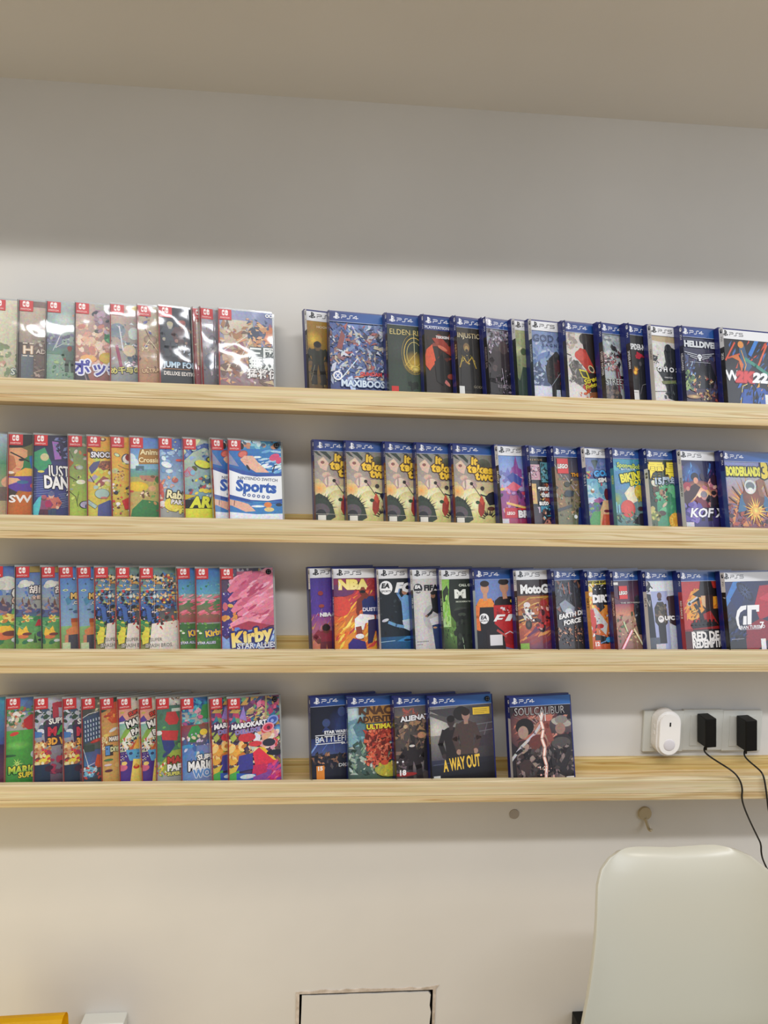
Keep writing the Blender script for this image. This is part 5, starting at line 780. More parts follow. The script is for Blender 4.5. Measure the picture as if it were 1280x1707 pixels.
@art
def f5(a):
    a.G(0, 0, 1, 1, '6c88c8', '7c94c8', '7888b8', '5c2c48'); 
    a.Q('1c181c', (.04, .5), (.12, .42), (.5, .42), (.5, 1), (.06, 1)); a.Q('e88c38', (.08, .46), (.16, .39), (.44, .39), (.5, .46), (.5, .5), (.08, .5)); a.L('e87838', .10, (.10, .5), (.08, .62), (.10, .78)); a.E('c89478', .29, .26, .10, .12); a.E('2c201c', .29, .2, .11, .07); a.L('c89478', .1, (.29, .34), (.29, .4)); a.Q('1c1c24', (.06, .78), (.2, .84), (.16, .98), (.06, .98))
    a.Q('b82024', (.48, .48), (.6, .38), (.92, .38), (1, .46), (1, 1), (.5, .98)); a.Q('201418', (.52, .42), (.64, .37), (.9, .37), (1, .43), (1, .48), (.5, .48)); a.E('c08c70', .76, .25, .11, .13); a.E('241a18', .75, .18, .13, .07); a.L('c08c70', .11, (.76, .32), (.77, .38)); a.E('e8c838', .92, .43, .03, .035); a.S(214, 8, .55, .5, .95, .58, 'd83c38 e8e0e0 8c1820', .04); a.Q('241c20', (.28, .8), (.5, .72), (.7, .82), (.75, 1), (.3, 1)); a.E('98181c', .88, .92, .18, .12); a.L('d8d8dc', .02, (.7, .86), (.85, .82), (.98, .86)); a.L('c04c48', .05, (.55, .8), (.75, .88))
    a.R('e0dce0', .36, .855, .66, .99, busy=0)
    t = a.title; t.E('f0f0f2', .24, .645, .115); t.T('EA', .24, .63, .06, '302c34', b=.05, sh=.2); t.T('SPORTS', .24, .675, .026, '302c34', b=.03)
    t.Q('f4f4f4', (.46, .685), (.56, .60), (.76, .60), (.74, .625), (.62, .625), (.58, .645), (.7, .645), (.67, .665), (.55, .665), (.53, .685)); t.Q('f4f4f4', (.74, .685), (.84, .60), (.96, .60), (.87, .685))
@art
def f6(a):
    a.G(0, 0, 1, 1, '24201c', '28201c', '5c3030', '382048'); a.G(0, .35, 1, .6, '8c5c2c', '983c24', 'c87c3c', 'b04030'); a.L('c8a048', .03, (0, .5), (.4, .38), (1, .36)); a.S(216, 22, 0, .38, 1, .75, 'd89848 b86c34 e0b868 a84c2c', .12, 6, 0, 12); a.G(0, .7, 1, 1, 'c86838', 'a03838', '4c2858', '30286c'); a.S(217, 16, 0, .68, 1, .95, 'd87848 984040 683058 e09858', .15, 5, 0, 30)
    a.E('e0dcd8', .32, .47, .09, .07); a.Q('c8c4c0', (.18, .58), (.3, .5), (.46, .54), (.42, .68), (.24, .66)); a.E('2c2420', .34, .72, .09, .12); a.E('584840', .34, .72, .04, .06); a.S(218, 12, .2, .5, .5, .68, 'e8e4e0 884c3c 383034', .05); a.E('a83030', .78, .45, .10, .08); a.Q('a02c2c', (.6, .62), (.75, .5), (1, .5), (1, .72), (.66, .76)); a.E('2c1c20', .7, .76, .1, .12); a.S(219, 24, .58, .46, 1, .8, 'c83838 701c24 e0a8a0 401820', .06); a.R('88b048', .08, .955, .32, 1)
    a.title.T('MotoGP 22', .16, .265, .155, 'f4f4f4', None, al='l', b=.06, sx=.82)
@art
def f7(a):
    a.G(0, 0, 1, 1, '3c404c', '34343c', '3c3434', '302c2c'); a.S(221, 60, 0, .15, 1, .7, '4c505c 282830 686c78 3c3c44 885c4c 1c1c24', .12, 2.5, 1); a.Q('8c94a4', (.2, .45), (.4, .4), (.7, .5), (.66, .62), (.3, .55)); a.E('c8ccd8', .5, .55, .12, .08); a.L('a86c50', .03, (.35, .2), (.4, .32)); a.L('a8604c', .03, (.55, .18), (.56, .32)); a.S(222, 50, 0, .74, 1, .98, 'b07c5c 4c3c38 d8a888 2c2420 84584c 201c1c', .06, 2, 1)
    t = a.title; t.T('EARTH DEFENSE', .16, .62, .095, 'f0f0f0', None, al='l', sh=.18, rot=8, b=.05, sx=.95); t.T('FORCE', .30, .70, .095, 'f0f0f0', None, al='l', sh=.18, rot=8, b=.05, sx=.95)
@art
def f8(a):
    a.G(0, 0, 1, 1, 'e0a830', 'e8b838', 'd85030', '902c20'); a.R('e8d848', 0, .13, 1, .2); a.S(224, 12, 0, .2, .5, .5, 'f0c850 e88838 f4dc70 f4f0e0', .14, 1.5, 1); a.Q('181818', (.34, .25), (.5, .2), (1, .2), (1, .5), (.3, .46)); a.L('181818', .02, (.2, .2), (.5, .3)); a.S(225, 6, .45, .2, .9, .28, 'f4f4f4 181818', .05, 1.5, 1); a.Q('c8c8c8', (.2, .52), (.4, .5), (.7, .62), (.9, .72), (.8, .86), (.5, .76), (.3, .66)); a.Q('d03828', (.12, .54), (.3, .5), (.4, .66), (.36, .88), (.2, .8)); a.Q('24242c', (.4, .44), (.7, .42), (.85, .5), (.6, .56)); a.E('b82c24', .55, .74, .18, .09); a.S(226, 30, .1, .5, 1, .9, 'e04830 f0f0f0 282828 c8c8c8 a82018', .07, 2, 1); a.Q('181414', (.3, .84), (.8, .88), (.9, .97), (.3, .96)); a.E('3c98d0', .88, .92, .12, .1); a.L('6c94c0', .04, (.3, .98), (.9, .92)); a.R('d85c28', .24, .92, .5, 1)
    t = a.title; t.T('DAY ONE EDITION', .12, .17, .065, '302408', None, al='l', b=.05, sx=.95); t.T('D', .46, .385, .20, 'f4f4f4', None, b=.08, sx=1.0); t.T('IRT 5', .56, .385, .20, 'f4f4f4', None, al='l', b=.06); t.T('12', .37, .965, .11, 'f4f0ec', None, b=.05)
@art
def f9(a):
    a.G(0, 0, 1, .45, '1c2034', '24243c', '5c3048', '6c3048'); a.G(0, .45, 1, .6, '983c54', '8c3c4c', 'd89068', 'c88060'); a.G(0, .6, 1, 1, 'c09078', '988870', '7c3c48', '8c7858'); a.S(228, 50, 0, .58, 1, .98, 'a8906c 587048 d8b890 4c5838 c8a078 2c3028 883c3c', .07, 1.8, 1); a.L('8c2c38', .012, (.08, .34), (.3, .4)); a.Q('1c1c24', (.8, .36), (1, .34), (1, .9), (.86, .85), (.8, .7), (.74, .55)); a.E('282830', .9, .38, .1, .08); a.S(229, 14, .78, .35, 1, .8, '40404c 101014 8c8c98', .05); a.L('e0c890', .06, (.7, .78), (.95, .98)); a.L('f0e8d0', .03, (.7, .78), (.95, .98)); a.L('e05870', .09, (.62, .8), (.1, 1)); a.L('f8d8e0', .05, (.62, .8), (.1, 1)); a.L('c8d8a8', .04, (.36, .68), (.46, .8)); a.L('a83848', .012, (.1, .8), (.3, .7)); a.R('ece8e0', .04, .165, .26, .20, busy=0)
    t = a.title; t.R('d83028', .28, .215, .56, .385); t.T('LEGO', .42, .305, .075, 'f8f4ec', '1c0c08', b=.04, sh=.14, ow=.10, sx=.72); t.T('THE SKYWALKER SAGA', .30, .435, .032, 'c8c8c0', None, al='l', sx=1.6)
@art
def f10(a):
    a.R('c0c4d0', 0, 0, 1, 1); a.R('d8dce0', 0, .13, 1, .28); a.R('a0a8d0', .3, .28, .9, 1, busy=.1); a.Q('14141a', (0, .3), (.28, .32), (.34, .6), (.4, 1), (0, 1)); a.E('2c2c30', .16, .2, .14, .14); a.E('a8a4a4', .13, .18, .08, .08); a.E('24242a', .15, .27, .12, .06); a.E('e0dcdc', .14, .28, .04, .02); a.L('c8c4c0', .02, (.12, .36), (.22, .48), (.24, .4)); a.L('101014', .04, (.26, .2), (.36, .24))
    a.Q('3c3428', (.38, .5), (.5, .42), (.72, .42), (.84, .52), (.84, .7), (.74, .74), (.5, .74), (.38, .68)); a.S(231, 14, .4, .45, .82, .7, '584c38 2c281c 6c5c48', .06); a.E('5c3c30', .60, .34, .085, .11); a.E('2c1c18', .60, .39, .07, .04); a.Q('201c1c', (.48, .7), (.76, .7), (.76, .96), (.5, .96)); a.Q('382428', (.9, .35), (1, .3), (1, .95), (.92, .7)); a.E('3c1c24', .94, .38, .08, .08); a.G(0, .88, .5, 1, '484c58', '58606c', '3c3c44', '50545c'); a.R('c8c8cc', .35, .965, .7, 1)
    t = a.title; t.E('e8e4e4', .60, .645, .11); t.T('EA', .60, .635, .05, '4c4444', b=.05, sh=.2); t.T('UFC 4', .74, .635, .095, 'f4f4f4', '383034', al='l', b=.07, ow=.06)
@art
def f11(a):
    a.G(0, 0, 1, .8, 'b83030', 'c03428', 'b82c24', 'a82820'); a.Q('e8a030', (.18, .62), (.2, .42), (.34, .28), (.6, .24), (.95, .28), (1, .5), (.9, .62), (.5, .62), (.3, .66)); a.S(233, 16, .1, .25, 1, .65, 'e09430 f0b440 c84c28 d87028', .09, 2.5, 1, 40)
    a.Q('1c1414', (.36, .32), (.55, .26), (.6, .14), (.88, .14), (.92, .24), (1, .28), (1, .34), (.5, .36)); a.Q('341c18', (.58, .34), (.9, .33), (.88, .54), (.72, .56), (.62, .5)); a.Q('d8b088', (.58, .34), (.7, .34), (.68, .5), (.6, .46)); a.Q('241816', (.5, .6), (.66, .52), (1, .5), (1, .76), (.5, .76)); a.Q('a02420', (.6, .58), (.8, .54), (.98, .72), (.66, .74)); a.L('1c1818', .07, (.3, .42), (.5, .38), (.52, .48)); a.E('c8c8c8', .27, .44, .055, .05); a.E('141414', .27, .44, .035, .032); a.L('c8c8c8', .04, (.3, .42), (.48, .36)); a.L('282020', .08, (.42, .46), (.56, .6)); a.S(234, 10, .28, .5, .6, .66, '241818 e0b060 483028', .05, 2, 1)
    for i in range(6): a.F(.36 + i * .1, .66, .17, '1c1010', '1c1010', '1c1010', w=1.4)
    a.Q('8c1c1c', (0, .78), (1, .72), (1, .82), (0, .84)); a.G(0, .8, 1, 1, '3c1414', '241010', '601818', '1c0c0c'); a.R('181010', .3, .78, 1, 1)
    t = a.title; t.L('c8c0b8', .006, (.3, .80), (.7, .795)); t.T('RED DEAD', .26, .865, .14, 'f4f0ec', None, al='l', b=.05, sx=.74); t.T('REDEMPTION II', .26, .965, .13, 'f4f0ec', None, al='l', b=.05, sx=.60)
@art
def f12(a):
    a.G(0, 0, 1, 1, '28306c', '2c3450', '242838', '2c2c30'); a.Q('3c7cc8', (.06, .42), (.3, .16), (.5, .14), (.3, .35), (.1, .5)); a.Q('1c2c60', (.2, .4), (.5, .14), (.6, .3), (.4, .6)); a.E('1c2038', .58, .3, .26, .11, rot=-45); a.E('303c5c', .58, .3, .2, .075, rot=-45); a.E('1c2438', .58, .3, .1, .04, rot=-45); a.Y('50608c', .58, .3, .03, .2, 10, .02); a.Q('b02c38', (.78, .5), (.95, .22), (1, .2), (1, .6), (.88, .7)); a.Q('c83848', (.9, .4), (1, .25), (1, .5)); a.L('a82c38', .08, (1, .7), (.75, .82), (.5, 1)); a.Q('8c2430', (.4, 1), (.55, .78), (.9, .68), (1, .8), (.6, 1)); a.E('1c1c24', .15, .75, .16, .16); a.E('34343c', .15, .75, .12, .11); a.G(0, .9, .5, 1, '202024', '24242c', '1c1c1c', '202024'); a.S(236, 16, 0, .6, .5, .95, '20243c 34384c 2c3c6c 181820', .1, 3, 1, 40); a.L('c8ccd8', .006, (.15, .955), (.45, .952)); a.R('ececf0', .86, .965, .98, 1)
    t = a.title
    t.Q('f2f2f4', (.58, .49), (.44, .50), (.34, .56), (.29, .66), (.31, .76), (.38, .83), (.40, .83), (.36, .74), (.36, .66), (.41, .59), (.50, .555), (.56, .55)); t.Q('f2f2f4', (.48, .64), (.56, .64), (.54, .76), (.45, .76)); t.Q('f2f2f4', (.60, .49), (.90, .49), (.88, .585), (.81, .585), (.81, .555), (.70, .555), (.66, .76), (.56, .76)); t.Q('f2f2f4', (.70, .62), (.78, .62), (.78, .76), (.68, .76)) if 0 else None
    t.T('GRAN TURISMO', .66, .795, .05, 'e8e8ec', None, b=.03, sx=.9); t.T('7', .92, .775, .10, 'f4f4f4', None, b=.03, sh=.1); t.R('c8ccd4', .40, .825, .88, .83)
@art
def h0(a):
    a.G(0, 0, 1, 1, '0c1024', '141c3c', '1c2034', '1c1c24'); a.E('2c3c74', .8, .4, .35, .4, c2='101630'); a.E('3c4c80', .82, .24, .10, .12); a.Q('28386c', (.6, .5), (.75, .32), (.95, .3), (1, .5)); a.E('384878', .42, .38, .1, .1); a.Q('28386c', (.3, .5), (.4, .42), (.55, .5)); a.G(0, .58, 1, .8, '1c2c68', '2c3c7c', '4c5c90', '34406c'); a.L('8cb0f0', .035, (0, .78), (.14, .68), (.26, .58)); a.L('5878c8', .012, (.3, .75), (.55, .58)); a.L('4c68b8', .012, (.6, .75), (.6, .56)); a.S(240, 50, 0, .78, 1, .98, '3c3434 544c50 8c6450 1c1820 b08060 2c2c38', .07, 2, 1); a.R('e08830', .14, .94, .34, 1, busy=0)
    t = a.title; t.T('STAR WARS', .66, .505, .055, 'e8ecf4', None, b=.05); t.R('e8ecf4', .13, .535, .98, .545); t.T('BATTLEFRONT II', .14, .595, .115, 'f0f4f8', None, al='l', b=0, sx=.82); t.R('e8ecf4', .13, .65, .82, .66); t.T('EA', .84, .66, .04, 'f0f4f8', b=.05); t.T('15', .24, .975, .07, 'f4f0e8', b=.05); t.T('DICE', .86, .95, .06, 'c8ccd0', b=.03, sx=1.2)
@art
def h1(a):
    a.G(0, 0, 1, .7, 'a8c4cc', '90b4c4', '7ca8b8', '6c9cb0'); a.E('d0dcdc', .12, .22, .2, .15, c2='a8c4cc'); a.S(242, 20, 0, .3, 1, .6, '7098a8 88b0bc a0c0c8 5c8898', .12, 1.5, 1); a.Q('547c8c', (.12, .4), (.2, .34), (.4, .34), (.46, .4), (.36, .52), (.2, .52)); a.G(0, .64, 1, 1, '54686c', '506860', '3c5444', '506048'); a.S(243, 60, 0, .6, 1, .98, '3c5850 6c8880 a8b8a8 24382c 88a088 c8d4c8', .09, 2, 1)
    a.Q('902c20', (.35, .52), (.5, .4), (.8, .36), (.9, .48), (.84, .66), (.8, .9), (.62, .88), (.5, .72)); a.S(244, 90, .36, .38, .9, .9, 'b84030 802418 d86040 5c1c14 c86850 e08060', .06, 1.6, 1); a.E('d8c840', .85, .95, .3, .14, c2='a8a840'); a.S(245, 12, .6, .85, 1, 1, 'e8dc60 c8b838 a8a848', .08); a.E('c84c30', .74, .86, .08, .05)
    t = a.title; t.E('c8a060', .72, .23, .28, .12); t.Q('a87838', (.4, .2), (.5, .14), (.9, .14), (1, .2), (1, .34), (.36, .36)); t.T('KNACK', .68, .20, .12, '54341c', None, b=.06, rot=-2); t.T('ADVENTURE', .68, .31, .085, '442818', None, b=.05, sx=.95); t.T('ULTIMATE', .72, .405, .07, 'e8d838', '5c5018', b=.04)
@art
def h2(a):
    a.G(0, 0, 1, 1, '4c4440', '443c3c', '544844', '484044'); a.S(247, 60, 0, .2, 1, .75, '5c4c44 3c3430 786050 a07c5c 2c2828 8c7060', .12, 2.2, 1); a.E('c8a888', .34, .4, .06, .05); a.E('b88c68', .78, .52, .12, .08); a.G(0, .12, 1, .26, '504c54', '5c5458', '68605c', '5c504c'); a.S(248, 8, .3, .18, .7, .28, '8c5044 a85c50', .08, 4); a.E('887c80', .65, .85, .3, .3, c2='4c4448'); a.F(.5, .64, .36, '241c20', '241c20', '281f22', w=2.0, lean=.05); a.E('d8d0cc', .5, .645, .08, .03); a.Q('1c181c', (.8, .95), (.84, .6), (.95, .5), (1, .7), (1, 1)); a.S(249, 20, 0, .8, .4, .98, '3c3034 241c20 6c5c60', .08, 2, 1); a.E('f4f4f8', .08, .83, .025, busy=0); a.E('f4f4f8', .23, .83, .025, busy=0); a.E('98201c', .3, .99, .3, .05)
    t = a.title; t.T('ALIENATION', .20, .305, .10, 'f0f0f4', '343038', al='l', b=.04, rot=3, sh=0, sx=.98, ow=.06); t.T('18', .22, .965, .10, 'f4f0f0', None, b=.05)
@art
def h3(a):
    a.G(0, 0, 1, 1, '8c8884', '4c4048', '3c3c44', '18161c'); a.E('d8d4cc', .1, .38, .34, .34, c2='706c6c', n=24); a.Q('484448', (.0, .16), (1, .14), (1, .3), (.6, .24), (.3, .28)); a.Q('585454', (.05, .2), (.5, .3), (.35, .34), (.0, .22)); a.G(.0, .45, .35, .75, '98948c', '686464', '54505c', '403c48'); a.L('6c6870', .015, (.65, .36), (1, .34)); a.L('6c6870', .012, (.7, .44), (1, .42)); a.L('6c6870', .012, (.9, .34), (.84, .48)); a.Q('3c343c', (.68, .5), (1, .46), (1, .6), (.7, .6)); a.G(0, .72, 1, 1, '343850', '201c24', '18161c', '100e10'); a.E('282424', .5, .22, .12, .1)
    a.F(.34, .24, .85, '3c3030', '241e20', '1c1a1c', '1c1614', w=.85); a.F(.57, .17, .92, 'a88474', '4c3c38', '241e20', '2c201c', w=.85); a.G(0, .78, 1, 1, '202434', '1c1820', '121014', '0e0c0e'); a.L('4c5468', .01, (.05, .77), (.3, .76)); a.R('f0c838', .68, .165, .94, .245, busy=0); a.R('8c7830', .70, .185, .9, .19, busy=0); a.R('8c7830', .70, .205, .9, .21, busy=0); a.R('8c7830', .70, .225, .86, .23, busy=0); a.R('d8d8d4', .05, .89, .15, 1, busy=0); a.R('1c1c1c', .065, .94, .135, 1, busy=0)
    t = a.title; t.T('A', .235, .787, .15, 'f4c848', None, b=.03, sx=.46, rot=3); t.T('WAY OUT', .525, .765, .16, 'f4c848', None, b=.03, sx=.42, rot=4)
@art
def h4(a):
    a.G(0, 0, 1, 1, '2c2028', '241c28', '1c181c', '18161c'); a.E('a86454', .4, .38, .42, .34, c2='4c3038'); a.E('d8a088', .52, .42, .18, .24, c2='8c5048'); a.S(252, 26, .1, .25, .9, .5, 'b87060 683c40 d89080 3c2830', .1, 4, 1, 30); a.Y('a89890', .5, .38, .1, .45, 18, .012); a.G(.55, .3, 1, .45, '483c44', '6c6468', '382c30', '54484c')
    a.E('1c1618', .25, .36, .14, .12); a.E('a8887c', .22, .42, .08, .09); a.Q('40302f', (.08, .7), (.15, .52), (.4, .48), (.5, .62), (.45, .95), (.1, .95)); a.E('a88c80', .22, .60, .09, .06, rot=30); a.L('c8c4c8', .04, (.02, .72), (.18, .58), (.4, .44), (.5, .34)); a.L('98847c', .08, (.26, .64), (.4, .78)); a.E('6c3834', .44, .55, .14, .12)
    a.E('b0a8a0', .82, .33, .16, .06, rot=-12); a.E('8c8480', .82, .30, .10, .06); a.E('9c7c70', .8, .40, .08, .08); a.Q('302c30', (.62, .62), (.72, .48), (.9, .46), (1, .56), (1, .95), (.66, .95)); a.E('54504f', .8, .56, .15, .08); a.L('8c4c44', .09, (.64, .52), (.58, .36), (.62, .26)); a.E('c87868', .62, .26, .07, .06); a.S(253, 46, .1, .6, 1, .96, '484040 241c20 6c6060 8c7c78 18141a', .06, 2, 1)
    P = [(.52, .2), (.50, .3), (.53, .4), (.50, .5), (.54, .6), (.52, .7), (.55, .8), (.53, .97)]; a.L('e8a898', .05, *P, busy=0); a.L('fff4ec', .022, *P, busy=0); a.S(254, 14, .42, .8, .66, .98, 'f4e0d4 e8b8a8', .012, 1, 0); a.R('d88838', .1, .945, .22, 1, busy=0); a.R('e8e4e0', .85, .94, .97, 1, busy=0)
    t = a.title; t.T('SOULCALIBUR', .49, .185, .105, 'c8c4c4', '1c1a1c', b=.0, sx=.80, ow=.04, c2='9c9898'); t.T('VI', .52, .265, .10, 'e8e4e4', None, b=.0); t.T('15', .16, .97, .06, 'f4f0e8', b=.04)
# ------------------------------------------------------------------ the cases on their ledges
RED = 'a82420'; DK = '2a1416'
def row(i, ps, beta, psi, items, group):
    out = []; full = 110.0 if ps else 90.0
    for n, it in enumerate(items):
        key, px, kind, spine, label = it[:5]
        ku = min(1.0, (items[n + 1][1] - px) / full) if n + 1 < len(items) else 1.0
        ku = KU.get(key, ku); kv = KV.get(key, .88); kw = it[5] if len(it) > 5 else {}
        if key.startswith('='): c = copy_case(made[key[1:]], label, group)
        else:
            c = make_case(kind, DEF[key], spine, label, group, ku, kv); made.setdefault(key, c)
        if kw.get('sticker'): sticker(c, PSW if ps else SWW)
        out.append((c, px, kw.get('yaw')))
    set_row(i, beta, psi, out, ps)
made = {}
KU = {'d0': .62, 'b13': .86, 'd12': .88, 'f12': .72, 'c9': 1, 'g11': 1, 'a0': 1, 'b7': .6, 'b0': .40, 'a7': .5, 'a8': .5, 'f10': .45, 'c0': 1, 'g0': 1, 'e0': .95}
KV = {'e10': .95, 'g11': .96, 'h3': 1, 'h4': 1, 'a0': .95, 'b13': .84, 'f12': .83, 'h0': .82}
g = 'small clear game cases on the top ledge'
row(0, False, 12, 15, [
    ('a0', -19, 's', (DK, 'f0e0d0', ''), 'cream game case with glare, cut off by the left picture edge, top ledge'),
    ('a1', 28, 's', (DK, 'f0e0d0', 'HADES'), 'brown-grey game case with a big cream letter H on the top ledge'),
    ('a2', 75, 's', (DK, 'f0e0d0', ''), 'pale green misty landscape game case beside the big H case, top ledge'),
    ('a3', 123, 's', (DK, 'f0e0d0', ''), 'game case with peach crowd art and purple lettering at the bottom, top ledge'),
    ('a4', 183, 's', (RED, 'f0e0d0', ''), 'grey-green game case with yellow brushed lettering at its foot, top ledge'),
    ('a5', 230, 's', (RED, 'f0e0d0', 'ULTRA'), 'tan comic-art game case with red spine, left of the black one, top ledge'),
    ('a6', 266, 's', (RED, 'f0e0d0', 'JUMP FORCE'), 'black game case with dark figures and icy blue lettering, top ledge'),
    ('a7', 325, 's', (RED, 'f0e0d0', ''), 'thin red slice of a game case just right of the black one, top ledge'),
    ('a8', 338, 's', (RED, 'f0e0d0', ''), 'grey game case squeezed behind the last red-spined case, top ledge'),
    ('a9', 365, 's', ('c83020', 'f0e0d0', ''), 'golden battle-art game case with silver Chinese characters, top ledge'),
], g)
g = 'blue-rimmed game cases on the top ledge'
row(0, True, 10, 12, [
    ('b0', 512, '5', ('2c241c', 'e0d0b0', 'HOGWARTS'), 'white-banner game case with a glowing gold cover, top ledge'),
    ('b1', 549, '4', ('101a48', 'e0e0f0', 'MAXIBOOST'), 'blue-banner game case crowded with blue grey robots and a round white mark, top ledge'),
    ('b2', 645, '4', ('14181c', 'd8c890', 'ELDEN RING'), 'dark green game case with a glowing golden ring, top ledge'),
    ('b3', 707, '4', ('181414', 'e0e0e0', ''), 'game case with a doubled blue banner and orange-red figure on black, top ledge'),
    ('b4', 761, '4', ('1c1814', 'c8b080', 'INJUSTICE'), 'near-black game case with a hooded gold-trimmed figure, top ledge'),
    ('b5', 811, '4', ('18161a', '988890', 'RESIDENT EVIL'), 'grey and black game case with shadowy figures under a blue banner, top ledge'),
    ('b6', 859, '5', ('1c2820', 'd0d0b0', ''), 'narrow slice of a pale green foggy game case with white banner, top ledge'),
    ('b7', 886, '5', ('2c3850', 'c8d0e0', 'RAGNAROK'), 'snowy blue mountain game case with a dark cloaked shape, top ledge'),
    ('b8', 943, '4', ('3c3838', 'e8c830', ''), 'pale game case with a big red glove and yellow lettering, top ledge'),
    ('b9', 1004, '4', ('2c2c2c', 'e0e0e0', 'STREET FIGHTER'), 'pale grey ink-splashed game case with dark red armoured mass, top ledge'),
    ('b10', 1050, '4', ('2c1c20', 'f0f0f0', 'SPIDER-MAN'), 'black game case with tall white letters and a yellow-orange flash, top ledge'),
    ('b11', 1086, '5', ('d8d4cc', '3c3c3c', 'GHOST'), 'off-white game case with a black armoured swordsman and white spine, top ledge'),
    ('b12', 1138, '4', ('1c2040', 'e8e8f0', 'HELLDIVERS'), 'navy game case with a winged skull emblem, top ledge'),
    ('b13', 1206, '5', ('202024', 'f0f0f0', '2K22'), 'white-banner game case with neon red and blue streaks on black, top ledge'),
], g)
g = 'small clear game cases on the second ledge'
row(1, False, 12, 15, [
    ('c0', -32, 's', (RED, 'f0e0d0', ''), 'sliver of a green and tan game case at the left picture edge, second ledge'),
    ('c1', 11, 's', (RED, 'f0e0d0', ''), 'game case with a head in glasses above big white letters, second ledge'),
    ('c2', 53, 's', (DK, 'f0e0d0', ''), 'dark violet dance game case with tilted white lettering, second ledge'),
    ('c3', 114, 's', (RED, 'f0e0d0', ''), 'lime green game case with a grey swirl, right of the violet one, second ledge'),
    ('c4', 145, 's', (RED, 'f0e0d0', ''), 'yellow game case with a pale blue duck in dungarees, second ledge'),
    ('c5', 186, 's', (RED, 'f0e0d0', ''), 'yellow orange game case with a curled black shape and tiny crowd, second ledge'),
    ('c6', 215, 's', (RED, 'f0e0d0', ''), 'island game case with a yellow tent and brown lettering sign, second ledge'),
    ('c7', 265, 's', (RED, 'f0e0d0', ''), 'light blue and yellow party game case beside the island one, second ledge'),
    ('c8', 307, 's', (RED, 'f0e0d0', ''), 'game case with a yellow fist and thick black letters on yellow, second ledge'),
    ('c9', 357, 's', (RED, 'f0e0d0', ''), 'half-hidden blue and white sports game case behind its front twin, second ledge'),
    ('=c9', 381, 's', None, 'fully seen blue and white sports game case with a hand on its cover, second ledge', {'sticker': 1}),
], g)
g = 'blue-rimmed game cases on the second ledge'
br = ('6c2c24', 'f0d860', 'IT TAKES TWO')
row(1, True, 11.5, 12, [
    ('d0', 524, '4', br, 'game case with yellow bubble lettering, leftmost of its five twins on the second ledge'),
    ('=d0', 577, '4', br, 'game case with yellow bubble lettering, second from left of its five twins'),
    ('=d0', 643, '4', br, 'game case with yellow bubble lettering, middle one of its five twins'),
    ('=d0', 695, '4', br, 'game case with yellow bubble lettering, fourth from left of its five twins'),
    ('=d0', 756, '4', br, 'game case with yellow bubble lettering, rightmost of its five twins'),
    ('d5', 832, '5', ('202038', 'e8e8f0', 'BRAWLS'), 'white-banner game case with purple castle towers and a brick-toy red strip, second ledge'),
    ('d6', 885, '4', ('14141a', 'e0e0e0', 'PREMIUM'), 'game case with a black-framed panel collage and white gothic lettering, second ledge'),
    ('d7', 925, '4', ('3c3428', 'e0d0b0', ''), 'brown battle game case with a red square logo, between collage and pale blue cases'),
    ('d8', 977, '5', ('34487c', 'e8e8f8', 'G O A T'), 'white-banner game case with a pale blue lake scene and blue title, second ledge'),
    ('d9', 1023, '4', ('4c9098', 'c8d848', 'BIKINI'), 'teal seabed game case with a red-pink blob and yellow tilted lettering, second ledge'),
    ('d10', 1080, '4', ('e4e4e4', '202020', '雷曼'), 'dark green game case with yellow Chinese characters and a white spine, second ledge'),
    ('d11', 1137, '5', ('d8d8dc', '202030', 'FIGHTERS XV'), 'white-banner game case with fighters in an orange blaze on indigo, second ledge'),
    ('d12', 1209, '4', ('34508c', 'e0dc38', ''), 'game case with a masked fiery bust and yellow block lettering, second ledge'),
], g)
g = 'small clear game cases on the third ledge'
row(2, False, 12, 15, [
    ('e0', -22, 's', (DK, 'f0e0d0', ''), 'cooking game case with Latin letters at the left picture edge, third ledge'),
    ('e1', 24, 's', (DK, 'f0e0d0', ''), 'cooking game case with Chinese lettering, the wider seen of two twins, third ledge'),
    ('=e1', 69, 's', None, 'cooking game case with Chinese lettering, the narrower seen of two twins'),
    ('e4', 100, 's', (RED, 'f0e0d0', ''), 'sky blue block-world game case, left one of two twins, third ledge'),
    ('=e4', 131, 's', None, 'sky blue block-world game case, right one of two twins, third ledge'),
    ('e6', 157, 's', (RED, 'f0e0d0', ''), 'crowded brawl game case, leftmost of three twins on the third ledge'),
    ('=e6', 192, 's', None, 'crowded brawl game case, middle one of three twins on the third ledge'),
    ('=e6', 232, 's', None, 'crowded brawl game case, rightmost of three twins, with its title readable'),
    ('e9', 298, 's', (RED, 'f0e0d0', ''), 'pink and green game case, left one of two twins, third ledge'),
    ('=e9', 326, 's', None, 'pink and green game case, right one of two twins, third ledge'),
    ('e10', 368, 's', (RED, 'f0e0d0', ''), 'big pink and purple game case with golden lettering, fully seen, third ledge', {'sticker': 1}),
], g)
g = 'blue-rimmed game cases on the third ledge'
